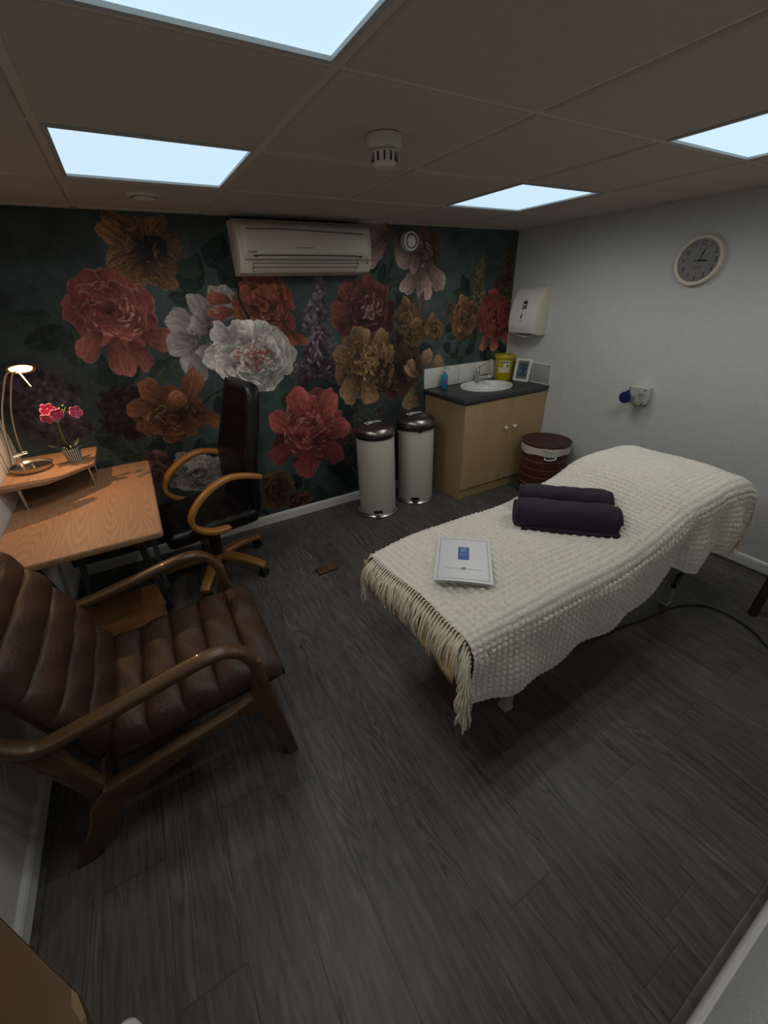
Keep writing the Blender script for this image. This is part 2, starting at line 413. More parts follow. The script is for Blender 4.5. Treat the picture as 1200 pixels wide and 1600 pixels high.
    def leaf(cx, cz, a, L, W, c=P(.012, .028, .020), c2=None, vein=True):
        c2 = c2 if c2 is not None else c*2.0
        R = L*.62
        sl = win(cx+math.cos(a)*L/2, cz+math.sin(a)*L/2, R)
        x = X[sl]-cx; z = Z[sl]-cz
        if x.size == 0: return
        u = (x*math.cos(a)+z*math.sin(a))/L; v = (-x*math.sin(a)+z*math.cos(a))/(W/2)
        v = v-.25*np.sin(u*3)*rng.uniform(-1, 1)
        w = np.where((u > 0) & (u < 1), np.sin(PI*np.clip(u, 0, 1)**.8)**.8, -1e-3)
        e = w-np.abs(v); al = np.clip(e*W/2/st, 0, 1)
        s = np.clip(.5+.5*np.sign(v)*.6+.3*np.sin(u*34+np.abs(v)*9)*.5+(N3[sl]-.5), 0, 1)
        col = c+(c2-c)*s[..., None]
        if vein: col = col*(1+.8*np.clip(1-np.abs(v)/.07, 0, 1))[..., None]
        img[sl] = img[sl]*(1-al)[..., None]+col*al[..., None]
    def stem(pts, w, c):
        Pn = []; n = len(pts)
        for i in range(n-1):
            p0, p1, p2, p3 = [np.array(pts[j]) for j in (max(i-1, 0), i, i+1, min(i+2, n-1))]
            for t in np.linspace(0, 1, 26)[:-1]:
                Pn.append(.5*((2*p1)+(p2-p0)*t+(2*p0-5*p1+4*p2-p3)*t*t+(3*p1-p0-3*p2+p3)*t**3))
        for p in Pn:
            sl = win(p[0], p[1], w*1.5); d = np.hypot(X[sl]-p[0], Z[sl]-p[1]); a = np.clip((w-d)/st, 0, 1)
            img[sl] = img[sl]*(1-a)[..., None]+c*(.8+.5*np.clip((p[0]-X[sl])/w, -1, 1))[..., None]*a[..., None]
    def spike(x0, z0, x1, z1, wid, n, c0, c1, rim, size=.05):
        for i in range(n):
            t = i/n; w = wid*(1-t)**.8+.008
            px = x0+(x1-x0)*t+rng.uniform(-w, w); pz = z0+(z1-z0)*t+rng.uniform(-.012, .012)
            s = size*(1.1-.6*t)*rng.uniform(.7, 1.2); br = rng.uniform(.45, 1.15)
            for q in range(3):
                petal(px, pz, PI/2+(px-(x0+(x1-x0)*t))/w*-.9+(q-1)*.9+rng.uniform(-.3, .3), s, s*.62, c0*br, c1*br, rim*br, 1, 1, .04, .2)
    def cluster(cx, cz, rx, rz, n, c0, c1, rim, size=.04):
        """hydrangea head of four-petalled florets"""
        shadow(cx, cz, rx*1.2, rz*1.2, .6)
        for i in range(n):
            a = rng.rand()*6.28; r = math.sqrt(rng.rand()); px, pz = cx+math.cos(a)*r*rx, cz+math.sin(a)*r*rz
            br = rng.uniform(.5, 1.1)*(1.05-.3*(r > .7)); r0 = rng.rand()*1.5
            for q in range(4): petal(px, pz, r0+q*PI/2, size, size*.9, c0*br, c1*br, rim*br, 1, 1, .03, .1)

    G1 = P(.007, .014, .012); G2 = P(.022, .038, .024); OL = P(.055, .05, .022)
    # --- foliage behind
    for (x, z, a, L, W) in ((-.33, 1.56, 2.9, .15, .09), (-.30, 1.50, 3.5, .20, .12), (-.27, 1.48, 4.5, .18, .13), (-.17, 1.16, 1.75, .22, .10), (-.15, 1.17, .75, .22, .09),
                            (-.17, 1.17, 2.4, .2, .08), (-.13, 1.13, .1, .2, .09), (-.12, 1.10, -.5, .18, .08), (-.35, .93, -.2, .3, .2), (-.20, .9, -1, .22, .2), (-.05, .80, .3, .2, .16), (.02, .84, -1.7, .2, .2),
                            (.20, 1.28, 3.7, .22, .12), (.24, 1.33, 1.9, .15, .09), (.25, 1.33, -2.3, .18, .08), (.40, 1.60, 2.9, .17, .09), (.41, 1.64, 2.1, .17, .08), (.43, 1.66, 1.4, .2, .1), (.47, 1.76, 3.0, .16, .1),
                            (.5, 1.78, .9, .22, .15), (.55, 1.80, -.5, .2, .16), (.40, 1.05, -.2, .2, .2), (.42, 1.04, -1.4, .26, .16), (.38, .85, -1.2, .25, .14), (.22, .78, -1.7, .26, .12), (.25, .72, -.6, .2, .12),
                            (.85, 1.0, -.7, .3, .18), (.95, 1.02, .1, .25, .15), (1.12, 1.05, -.3, .25, .13), (1.2, 1.0, -1.2, .3, .15), (1.25, 1.25, -1.2, .3, .14), (1.28, 1.1, -.5, .25, .14),
                            (1.35, .9, -1, .35, .2), (1.4, .75, -.6, .35, .2), (1.3, .55, -.3, .4, .25), (1.25, .4, -.8, .35, .22), (1.6, .55, -1.4, .4, .25), (1.75, .6, -1, .4, .22), (1.9, .65, -1.6, .4, .2),
                            (1.70, 1.68, 1.3, .14, .07), (1.62, 1.75, .9, .12, .06), (1.66, 1.6, .5, .25, .1), (1.8, 1.62, -.2, .2, .09), (1.82, 1.6, -.8, .2, .1), (1.76, 1.66, .3, .22, .08), (1.95, 1.6, -.9, .14, .06),
                            (2.05, 1.22, -.4, .17, .1), (2.30, 1.33, .5, .15, .06), (2.32, 1.29, -.1, .12, .07), (2.30, 1.25, -1, .13, .08), (2.55, 1.60, 2.2, .16, .1), (2.56, 1.58, 3.0, .18, .1), (2.52, 1.56, 3.8, .15, .1),
                            (2.72, 1.15, -.7, .22, .12), (2.8, 1.2, -1.3, .2, .1), (2.95, 1.2, -1, .2, .1), (2.65, 1.22, -2.4, .16, .08)):
        leaf(x, z, a, L, W, G1 if rng.rand() < .6 else G2*.7)
    for i in range(34):   # dark undergrowth low down between the blooms
        x = rng.uniform(.5, 2.1); z = rng.uniform(.02, .5); leaf(x, z, rng.uniform(0, 6.28), rng.uniform(.12, .25), rng.uniform(.05, .12), G1*rng.uniform(.5, 1.3))
    for i in range(12):
        leaf(rng.uniform(2.35, 2.9), rng.uniform(.98, 1.25), rng.uniform(0, 3.1), rng.uniform(.08, .14), .06, G2*.6)
    stem([(.26, 1.84), (.33, 1.70), (.40, 1.60)], .009, G1); stem([(.66, 1.74), (.67, 1.62), (.70, 1.50)], .013, G1*1.3)
    stem([(1.70, 1.92), (1.68, 1.72), (1.62, 1.58), (1.6, 1.5)], .010, G2); stem([(1.82, 1.88), (1.75, 1.70), (1.66, 1.58)], .010, G2)
    stem([(2.05, 1.30), (2.2, 1.38), (2.33, 1.44), (2.4, 1.47)], .006, G2); stem([(.30, 1.0), (.42, 1.08), (.55, 1.1)], .009, G1)
    stem([(1.2, .75), (1.5, .85), (1.7, .98)], .005, OL); stem([(-.55, .95), (-.3, .82), (-.1, .75)], .006, G1*1.5)
    stem([(1.65, .45), (1.85, .7), (2.05, .88)], .006, OL*1.2); stem([(.15, 1.38), (.22, 1.30), (.27, 1.25)], .007, G1)
    # --- blooms
    br0, br1, brr = P(.045, .018, .010), P(.20, .10, .040), P(.30, .17, .07)
    for a in np.linspace(0, 6.28, 15)[:-1]:
        petal(.20, 1.86, a+rng.uniform(-.1, .1), rng.uniform(.8, 1.05), .62, br0, br1*rng.uniform(.6, 1.0), brr*.8, .2, .18, .1, .5, .5)
    petal(.19, 1.88, 2.5, 1.05, .95, br0, br1*1.3, brr, .2, .2, .08, .5, .55); petal(.19, 1.86, 3.6, .95, .9, br0, br1*1.1, brr, .2, .18, .08, .5)
    petal(.20, 1.84, -1.1, 1.1, .6, br0, br1*.9, brr*.8, .2, .18, .1, .5); petal(.22, 1.92, -.9, .55, .8, P(.008, .007, .006), P(.025, .02, .014), P(.03, .02, .01), .2, .2, .02)
    cluster(-.50, 1.10, .17, .20, 70, P(.022, .016, .026), P(.095, .075, .105), P(.14, .11, .15), .045)
    cluster(-.14, 1.02, .13, .15, 40, P(.012, .006, .008), P(.040, .016, .018), P(.05, .022, .022), .045)
    rose(-.05, 1.575, .235, .20, P(.075, .012, .012), P(.27, .055, .045), P(.50, .21, .17), .3)
    rd = (P(.12, .02, .018), P(.34, .10, .075), P(.45, .20, .15))
    petal(.04, 1.45, -.25, .22, .17, *rd); petal(-.02, 1.44, -1.2, .20, .14, rd[0], rd[1]*.8, rd[2]*.8); petal(-.07, 1.44, -1.75, .20, .17, *rd); petal(-.13, 1.47, -2.5, .19, .13, *rd)
    # mauve, coral, white in the middle
    mv = (P(.14, .115, .11), P(.34, .30, .285), P(.48, .45, .43))
    for (x, z, a, L, W) in ((.45, 1.48, 1.9, .17, .16), (.52, 1.52, 1.2, .18, .2), (.40, 1.45, 2.7, .19, .18), (.38, 1.40, 3.3, .19, .18), (.40, 1.36, 4.1, .22, .2), (.48, 1.38, 4.7, .2, .16), (.46, 1.50, .5, .2, .15), (.43, 1.43, 2.2, .12, .12), (.45, 1.37, 3.9, .13, .12)):
        petal(x, z, a, L, W, *mv, ruff=.07)
    petal(.50, 1.38, 1.6, .12, .1, P(.20, .05, .045), P(.33, .12, .10), P(.4, .2, .18))
    peony(.82, 1.56, .22, .20, P(.13, .022, .012), P(.42, .10, .055), P(.55, .19, .12), 5, 8, .2, (-.05, .1), ruff=.09, inner_dark=.3)
    for (x, z, a) in ((.92, 1.45, -1), (.98, 1.42, -.8), (.62, 1.6, 2.9), (.62, 1.55, 3.3)): petal(x, z, a, .15, .1, P(.14, .03, .016), P(.38, .10, .06), P(.5, .17, .1), ruff=.1)
    stem([(.66, 1.74), (.675, 1.62), (.71, 1.47)], .012, G1)
    spike(1.12, 1.12, 1.22, 1.72, .13, 58, P(.045, .028, .045), P(.20, .15, .19), P(.34, .28, .31), .065)
    spike(1.10, 1.02, 1.16, 1.35, .16, 34, P(.022, .010, .018), P(.085, .045, .065), P(.14, .09, .11), .07)
    wh = (P(.30, .25, .23), P(.66, .62, .57), P(.80, .78, .73))
    peony(.68, 1.26, .285, .235, *wh, n=5, k0=9, rot=.3, ruff=.07, wide=2.3, shade=.3)
    for (x, z, a, L, W) in ((.66, 1.34, 1.7, .17, .15), (.72, 1.33, 1.1, .17, .14), (.57, 1.36, 2.4, .15, .16), (.60, 1.27, 3.3, .17, .12)): petal(x, z, a, L, W, *wh, ruff=.07, shade=.25)
    peony(.70, 1.27, .14, .10, P(.36, .12, .09), P(.68, .60, .54), P(.82, .76, .7), 3, 8, .1, (0, .1), core=(P(.35, .06, .04), P(.62, .36, .30)), ruff=.09)
    # amber peony lower left
    am = (P(.050, .014, .007), P(.25, .085, .030), P(.38, .16, .07))
    peony(.10, .98, .215, .19, *am, n=4, k0=8, rot=.5, tilt=(-.05, -.2), ruff=.07, inner_dark=.6)
    petal(.20, 1.0, 1.1, .24, .15, am[0]*1.5, am[1]*1.1, am[2]); petal(.22, .95, -.45, .2, .13, am[0], am[1]*.8, am[2]*.8); petal(.12, 1.03, 2.3, .22, .16, am[0], am[1], am[2]); petal(.06, 1.02, 3.0, .2, .14, am[0], am[1], am[2])
    petal(.08, .99, .7, .17, .13, am[0], am[1]*1.1, am[2]*1.1)
    # dark red above, ochre, brown
    dr = (P(.035, .008, .008), P(.17, .040, .028), P(.30, .11, .08))
    peony(1.57, 1.50, .26, .22, *dr, n=4, k0=7, rot=.1, ruff=.08, inner_dark=.5)
    for (x, z, a, L, W) in ((1.48, 1.47, 3.0, .2, .2), (1.46, 1.52, 2.0, .2, .14), (1.60, 1.55, 1.7, .22, .1), (1.56, 1.40, 3.9, .26, .14)): petal(x, z, a, L, W, dr[0]*1.6, dr[1]*1.5, dr[2]*1.2)
    for q in range(22): petal(1.60+rng.uniform(-.05, .05), 1.53+rng.uniform(-.06, .06), rng.rand()*6, .05, .025, P(.12, .05, .04), P(.4, .22, .17), P(.5, .3, .25))
    bn = (P(.018, .008, .005), P(.085, .038, .018), P(.15, .075, .035))
    peony(1.86, 1.08, .22, .27, *bn, n=5, k0=8, rot=.1, ruff=.1, inner_dark=.3)
    oc = (P(.055, .025, .010), P(.27, .15, .062), P(.42, .28, .13))
    peony(1.55, 1.14, .27, .27, oc[0], oc[1]*.75, oc[2]*.8, n=3, k0=8, rot=.2, ruff=.08)
    for (x, z, a, L, W) in ((1.50, 1.17, 1.5, .26, .17), (1.47, 1.15, 2.6, .22, .17), (1.48, 1.08, 4.1, .27, .2), (1.54, 1.06, 4.9, .25, .18), (1.60, 1.2, 1.0, .22, .14)): petal(x, z, a, L, W, oc[0]*1.5, oc[1]*1.15, oc[2]*1.15)
    for q in range(60):
        a = rng.rand()*6.28; r = rng.rand()**.6*.11
        petal(1.58+math.cos(a)*r*.8, 1.14+math.sin(a)*r*1.1, rng.rand()*6, .05, .026, P(.16, .07, .02), P(.50, .29, .10)*rng.uniform(.6, 1.1), P(.6, .38, .16))
    for q in range(40):
        a = rng.rand()*6.28; r = rng.rand()**.6*.1
        petal(1.70+math.cos(a)*r*.8, 1.03+math.sin(a)*r*1.2, rng.rand()*6, .06, .03, P(.01, .006, .004), P(.05, .022, .012), P(.08, .04, .02))
    # big crimson peony
    cr = (P(.12, .012, .014), P(.42, .075, .065), P(.62, .26, .22))
    peony(1.02, .68, .30, .30, cr[0]*.8, cr[1]*.7, cr[2]*.7, n=3, k0=8, rot=.3, ruff=.08)
    for (x, z, a, L, W) in ((.98, .76, 1.65, .27, .19), (1.08, .74, .9, .28, .19), (.92, .72, 2.5, .24, .2), (1.12, .66, .1, .25, .2), (.88, .62, 3.6, .22, .19), (1.08, .58, -.7, .25, .22), (.98, .56, -1.7, .24, .22)):
        petal(x, z, a, L, W, cr[0]*1.5, cr[1]*(1.15 if z > .65 else .55), cr[2]*(1 if z > .65 else .5), ruff=.06)
    for q in range(34):
        a = rng.rand()*6.28; r = rng.rand()**.6*.13
        petal(1.0+math.cos(a)*r*1.1, .69+math.sin(a)*r*.9, rng.uniform(.3, 2.8), .085, .05, cr[0], cr[1]*rng.uniform(.7, 1.2), cr[2]*rng.uniform(.9, 1.3))
    # white peony and pink bud behind the chair arm
    peony(.16, .55, .22, .15, P(.17, .145, .13), P(.48, .44, .40), P(.65, .62, .56), 4, 10, .2, (0, 0), ruff=.1)
    for (x, z) in ((-.07, .68), (-.1, .6)): peony(x, z, .09, .1, P(.05, .02, .018), P(.17, .085, .075), P(.25, .14, .12), 3, 6)
    # brown lily low, olive sprays, ochre petals beside the cabinet
    peony(.70, .27, .15, .16, P(.03, .012, .006), P(.17, .085, .035), P(.27, .15, .07), 3, 6, .4, core=(P(.01, .008, .005), P(.03, .02, .01)))
    peony(.86, .13, .1, .1, P(.03, .012, .006), P(.2, .08, .04), P(.27, .15, .07), 2, 5, .4)
    spike(1.38, .50, 1.50, .86, .10, 34, P(.03, .02, .010), P(.16, .12, .06), P(.26, .2, .11), .04); spike(1.56, .62, 1.72, .84, .08, 20, P(.03, .02, .010), P(.15, .10, .05), P(.24, .18, .09), .04)
    spike(1.36, .30, 1.46, .55, .08, 22, P(.02, .016, .008), P(.09, .08, .04), P(.15, .13, .07), .035)
    for (x, z, a, L, W) in ((2.06, .98, 2.6, .18, .11), (2.02, .95, 4.2, .26, .12), (2.06, .84, 3.9, .18, .1), (2.08, .72, 2.7, .17, .1), (2.05, .70, 4.6, .2, .12), (2.09, 1.05, 1.2, .16, .14), (2.16, 1.03, .6, .16, .14), (2.0, 1.0, 1.9, .14, .1)):
        petal(x, z, a, L, W, P(.08, .045, .02), P(.34, .215, .11), P(.45, .32, .18))
    # pink pair top right
    pk = (P(.15, .075, .062), P(.42, .27, .23), P(.56, .41, .36))
    for (x, z, a, L, W) in ((1.78, 1.98, 3.0, .24, .14), (1.76, 1.98, 3.9, .26, .17), (1.80, 2.0, 2.6, .2, .12), (1.82, 1.98, -.4, .24, .17), (1.82, 1.99, -1.2, .2, .12)): petal(x, z, a, L, W, *pk)
    peony(2.08, 1.86, .17, .19, pk[0]*.6, pk[1]*.45*P(1.1, .8, .75), pk[2]*.5, n=3, k0=8, rot=.2)
    for (x, z, a, L, W) in ((2.02, 1.83, 3.2, .17, .13), (2.02, 1.80, 4.2, .24, .17), (2.06, 1.80, 4.9, .25, .16), (2.10, 1.80, 5.6, .24, .19), (2.06, 1.88, 2.2, .12, .1), (2.02, 1.86, 4.4, .12, .1)): petal(x, z, a, L, W, *pk)
    # small amber blooms and buds, centre right
    for (x, z, r, s) in ((1.92, 1.44, .11, 1), (2.03, 1.34, .10, 1), (1.97, 1.30, .07, .7), (2.20, 1.36, .085, 1.15), (2.36, 1.48, .05, .7)):
        peony(x, z, r, r*1.15, P(.05, .025, .010)*s, P(.24, .135, .05)*s, P(.33, .22, .10)*s, 3, 6, rng.rand(), ruff=.1)
    leaf(2.04, 1.42, 1.35, .22, .06, P(.05, .03, .02))
    leaf(2.36, 1.42, .9, .12, .05, G2); leaf(2.13, 1.47, 1.2, .12, .04, P(.06, .035, .02))
    # right-hand bouquet
    spike(2.66, 1.45, 2.66, 1.86, .05, 46, P(.07, .05, .02), P(.34, .25, .13), P(.48, .38, .22), .05)
    spike(2.92, 1.50, 2.96, 1.92, .11, 70, P(.05, .022, .012), P(.20, .095, .045), P(.28, .15, .07), .05)
    spike(3.02, 1.45, 3.04, 1.68, .05, 24, P(.07, .05, .02), P(.26, .19, .09), P(.34, .26, .15), .05)
    peony(2.52, 1.40, .145, .18, P(.08, .03, .012), P(.30, .145, .055), P(.42, .25, .12), 4, 9, .3, (0, .1), ruff=.1)
    peony(2.86, 1.42, .20, .20, P(.13, .016, .016), P(.42, .075, .055), P(.58, .20, .15), 5, 9, .2, (0, -.1), ruff=.07)
    for (x, z, a) in ((2.80, 1.28, -1.9), (2.88, 1.27, -1.4), (2.96, 1.30, -.9)): petal(x, z, a, .15, .12, P(.16, .03, .02), P(.46, .14, .09), P(.58, .26, .18))
    # pale brush accents on the blooms
    def accents(cx, cz, rx, rz, col, n, L=.3, w=.05):
        for q in range(n):
            a = rng.rand()*6.28; r = rng.uniform(.2, .85)
            petal(cx+math.cos(a)*r*rx, cz+math.sin(a)*r*rz, a+PI/2+rng.uniform(-.5, .5), L*rng.uniform(.5, 1.1), w*rng.uniform(.6, 1.3), col*.75, col, col, rx, rz, .2, .1, .45, rng.uniform(.35, .8), .1)
    accents(-.05, 1.575, .20, .17, P(.50, .20, .16), 26); accents(.82, 1.56, .2, .18, P(.60, .20, .12), 24); accents(1.02, .72, .27, .24, P(.66, .30, .25), 34, .22)
    accents(.68, 1.26, .27, .22, P(.80, .77, .72), 30, .26, .07); accents(.45, 1.43, .17, .17, P(.44, .40, .38), 20, .25, .07); accents(.10, .98, .19, .16, P(.42, .20, .08), 22)
    accents(1.57, 1.50, .22, .18, P(.32, .11, .08), 22); accents(1.55, 1.14, .24, .25, P(.46, .30, .13), 30, .22); accents(1.86, 1.08, .18, .22, P(.15, .07, .035), 18)
    accents(2.05, 1.84, .16, .16, P(.56, .40, .35), 16, .25); accents(2.86, 1.42, .17, .17, P(.60, .22, .16), 26, .22); accents(2.52, 1.40, .11, .14, P(.42, .25, .12), 16)
    accents(.20, 1.86, .18, .16, P(.27, .15, .06), 24, .35)
    for q in range(14):
        a = rng.rand()*6.28; r = rng.rand()*.05; petal(.70+math.cos(a)*r*1.6, 1.27+math.sin(a)*r, a, .05, .022, P(.34, .06, .04), P(.50, .14, .10), P(.6, .3, .25), 1, 1, .1)
    for q in range(46):
        t_ = rng.rand(); w_ = .11*(1-t_)+.01; x_ = 1.11+.10*t_+rng.uniform(-w_, w_); z_ = 1.10+.58*t_
        petal(x_, z_, PI/2+rng.uniform(-.9, .9), rng.uniform(.04, .065), .03, P(.08, .055, .08), P(.30, .24, .29), P(.40, .35, .40), 1, 1, .05)
    # loosen the drawing: warp, brush mottling, slightly muted inks
    Wx = noise(.16, 3, 21)-.5; Wz = noise(.16, 3, 22)-.5; F1 = noise(.03, 2, 23)-.5; F2 = noise(.03, 2, 24)-.5
    jx = np.clip(np.rint(np.arange(nx+1)[None, :]+(Wx*.055+F1*.010)/st).astype(int), 0, nx); jz = np.clip(np.rint(np.arange(nz+1)[:, None]+(Wz*.055+F2*.010)/st).astype(int), 0, nz)
    img = img[jz, jx]
    mott = (.55+.95*noise(.11, 3, 25))*(.86+.28*noise(.012, 2, 26))
    lum = img.mean(-1, keepdims=True); img = (lum+(img-lum)*.86)*mott[..., None]
    img2 = np.clip(img, .002, .9)
    # mesh
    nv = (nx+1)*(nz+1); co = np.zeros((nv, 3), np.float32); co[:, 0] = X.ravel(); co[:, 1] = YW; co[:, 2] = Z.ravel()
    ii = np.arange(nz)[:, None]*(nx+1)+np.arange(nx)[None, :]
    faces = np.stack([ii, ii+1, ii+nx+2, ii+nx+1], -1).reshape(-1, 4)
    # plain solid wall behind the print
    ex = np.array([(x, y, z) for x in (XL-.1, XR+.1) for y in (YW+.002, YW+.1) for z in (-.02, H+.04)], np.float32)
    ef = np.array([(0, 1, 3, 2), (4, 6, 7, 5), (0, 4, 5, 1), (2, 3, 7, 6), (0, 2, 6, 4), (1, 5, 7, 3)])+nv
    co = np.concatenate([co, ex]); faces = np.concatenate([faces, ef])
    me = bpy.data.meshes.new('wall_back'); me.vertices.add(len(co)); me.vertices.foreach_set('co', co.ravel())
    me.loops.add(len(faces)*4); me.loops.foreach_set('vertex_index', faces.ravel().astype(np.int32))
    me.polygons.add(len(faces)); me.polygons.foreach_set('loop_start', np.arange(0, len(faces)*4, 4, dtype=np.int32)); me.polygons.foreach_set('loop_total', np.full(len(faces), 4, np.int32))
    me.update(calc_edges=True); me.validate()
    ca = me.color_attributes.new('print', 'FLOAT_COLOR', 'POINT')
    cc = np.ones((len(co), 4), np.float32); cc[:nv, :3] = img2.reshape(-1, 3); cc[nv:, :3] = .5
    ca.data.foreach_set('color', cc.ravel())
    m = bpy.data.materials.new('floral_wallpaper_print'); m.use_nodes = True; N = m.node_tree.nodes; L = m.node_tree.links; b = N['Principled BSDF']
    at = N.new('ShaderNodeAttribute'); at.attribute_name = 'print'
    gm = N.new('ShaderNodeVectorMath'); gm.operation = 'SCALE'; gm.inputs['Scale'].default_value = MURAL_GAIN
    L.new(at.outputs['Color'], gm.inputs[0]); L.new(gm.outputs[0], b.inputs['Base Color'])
    tc = N.new('ShaderNodeTexCoord'); n = N.new('ShaderNodeTexNoise'); n.inputs['Scale'].default_value = 160; L.new(tc.outputs['Object'], n.inputs['Vector'])
    bp = N.new('ShaderNodeBump'); bp.inputs['Strength'].default_value = .2; bp.inputs['Distance'].default_value = .002; L.new(n.outputs[0], bp.inputs['Height']); L.new(bp.outputs[0], b.inputs['Normal'])
    b.inputs['Roughness'].default_value = .65; b.inputs['Specular IOR Level'].default_value = .3
    me.materials.append(m)
    o = bpy.data.objects.new('wall_back', me); COL.objects.link(o); struct(o)
MURAL_GAIN = 1.25
build_mural()
# ================================================================== things on the ceiling and walls
t = T('smoke_detector', 'round slotted smoke detector hanging from the ceiling tile', 'smoke detector', (.825, 1.385, H))
c = (.825, 1.385)
MB().lathe([(.052, -.002), (.052, -.026), (.048, -.034), (.030, -.036)], 40, (*c, H)).build('base', M_cream, t)
mb = MB().lathe([(.034, -.034), (.040, -.040), (.036, -.070), (.028, -.078), (0, -.080)], 40, (*c, H)); mb.build('sensor_housing', M_cream, t)
mb = MB()
for k in range(12):
    a = 2*PI*k/12; M = Matrix.Translation((c[0]+.0375*math.cos(a), c[1]+.0375*math.sin(a), H-.055)) @ Matrix.Rotation(a, 4, 'Z')
    mb.box((0, 0, 0), (.006, .005, .022), 0, M)
mb.build('slot', M_black, t)
t = T('ceiling_vent', 'small round ceiling vent in the tile beyond the upper-left light', 'vent', (.222, 2.49, H))
c = (.222, 2.49)
MB().lathe([(.070, 0), (.070, -.006), (.058, -.012), (.052, -.006), (.052, 0)], 40, (*c, H)).build('ring', M_cream, t)
MB().lathe([(.010, 0), (.044, -.010), (.046, -.016), (.030, -.022), (0, -.024)], 40, (*c, H)).build('disc', M_cream, t)

# air conditioner
t = T('air_conditioner', 'cream wall-mounted air conditioner above the black office chair', 'air conditioner', (1.1, YW, 1.74))
x0, x1 = .665, 1.535
prof = [(YW-.002, 2.022), (YW-.11, 2.022), (YW-.155, 2.006), (YW-.182, 1.972), (YW-.192, 1.90), (YW-.190, 1.84), (YW-.182, 1.80), (YW-.150, 1.752), (YW-.10, 1.738), (YW-.002, 1.738)]
mb = MB()
bm = bmesh.new(); n = len(prof)
def sec(x, k):
    cy, cz = YW-.002, 1.88
    return [bm.verts.new((x, cy+(y-cy)*k, cz+(z-cz)*(k*.25+.75))) for y, z in prof]
rows = [sec(x0, .86), sec(x0+.004, .93), sec(x0+.018, .985), sec(x0+.03, 1), sec(x1-.03, 1), sec(x1-.018, .985), sec(x1-.004, .93), sec(x1, .86)]
for a, b in zip(rows, rows[1:]):
    for i in range(n): bm.faces.new((a[i], a[(i+1) % n], b[(i+1) % n], b[i]))
bm.faces.new(rows[0]); bm.faces.new(rows[-1][::-1]); mb.bm(bm); mb.build('body', M_cream, t, ang=35)
# front cover raised above body with swooping lower lip
mb = MB(); cov = [(2.004, -.160), (1.975, -.186), (1.94, -.194), (1.90, -.198), (1.86, -.198), (1.818, -.193)]
vs = []; fs = []; nx_ = 24
for k in range(nx_+1):
    u = k/nx_; x = x0+.022+(x1-x0-.044)*u
    for z, y in cov: vs.append((x, YW+y, z))
m_ = len(cov)
for k in range(nx_):
    for i in range(m_-1): fs.append((k*m_+i, (k+1)*m_+i, (k+1)*m_+i+1, k*m_+i+1))
mb.add(vs, fs); o = mb.build('front_cover', M_cream, t); so = o.modifiers.new('s', 'SOLIDIFY'); so.thickness = .004; so.offset = 0
M_dk = mat('shadow_gap_plastic', (.05, .045, .04), .6)
mb = MB()
mb.tube([(x0+.06, YW-.198, 1.965), (x0+.3, YW-.1995, 1.968), (x0+.55, YW-.199, 1.962), (x1-.07, YW-.198, 1.956)], .0022, 6, 4)
mb.build('grille_seam', M_dk, t)
mb = MB(); mb.tube([(x0+.10, YW-.2015, 1.832), (x0+.13, YW-.2022, 1.838), (x1-.14, YW-.2022, 1.838), (x1-.10, YW-.2015, 1.828)], .003, 6, 3)
mb.tube([(x0+.03, YW-.1965, 1.815), (x1-.02, YW-.1965, 1.815)], .0016, 6); mb.build('lower_lip_seam', M_dk, t)
mb = MB(); F = frame_M((0, 0, 0), (1, 0, 0), (0, .62, -.78))
mb.prism([(x0+.09, 0), (x1-.16, 0), (x1-.165, .045), (x0+.092, .045)], 0, 0, 'z') if False else None
vs = [(x0+.07, YW-.187, 1.803), (x1-.11, YW-.187, 1.803), (x1-.125, YW-.155, 1.762), (x0+.072, YW-.155, 1.762)]
vs2 = [(a, b-.006, c_-.004) for a, b, c_ in vs]
mb.add(vs+vs2, [(0, 1, 2, 3), (7, 6, 5, 4), (0, 4, 5, 1), (1, 5, 6, 2), (2, 6, 7, 3), (3, 7, 4, 0)]); mb.build('louvre', M_cream, t, smooth=False)
mb = MB()
for a, b in ((vs2[0], vs2[1]), (vs2[0], vs2[3]), (vs2[1], vs2[2])): mb.tube([a, b], .0018, 6)
q = [((vs2[0][i]+vs2[3][i])/2 - (0, .002, 0)[i]) for i in range(3)]; q2 = [((vs2[1][i]+vs2[2][i])/2 - (0, .002, 0)[i]) for i in range(3)]
mb.tube([q, q2], .0016, 6); mb.build('louvre_gap', M_dk, t)
mb = MB(); mb.box((x0+.40, YW-.2005, 1.878), (.11, .002, .003), .0008); mb.build('moulded_line', M_dk, t)
text_mb('DAIKIN', .016, frame_M((x0+.075, YW-.2012, 1.853), (1, 0, 0), (0, 0, 1), (0, -1, 0)), .0003).build('maker_mark', M_dk, t, smooth=False)
mb = MB()
for dx, s in ((0, .008), (.028, .004), (.042, .004), (.056, .004), (.075, .011)): MB().box((x1-.115+dx, YW-.1905, 1.803), (s, .003, s*.9), .001).build('indicator', M_dk, t)

# alarm bell
t = T('alarm_sounder', 'white round alarm sounder on the mural right of the air conditioner', 'alarm', (1.935, YW, 1.945))
F = frame_M((1.935, YW, 1.945), (1, 0, 0), (0, 0, 1), (0, -1, 0))
MB().lathe([(.062, .0), (.062, .045), (.058, .052), (.046, .054), (.044, .048), (.044, .04)], 44, M=F).build('housing', M_white, t)
MB().lathe([(.043, .040), (.041, .050), (.034, .058), (.018, .064), (0, .066)], 40, M=F).build('dome', M_white, t)
MB().lathe([(.0475, .0475), (.0475, .0555), (.041, .0555), (.041, .0475)], 44, M=F).build('gap_ring', M_dk, t)

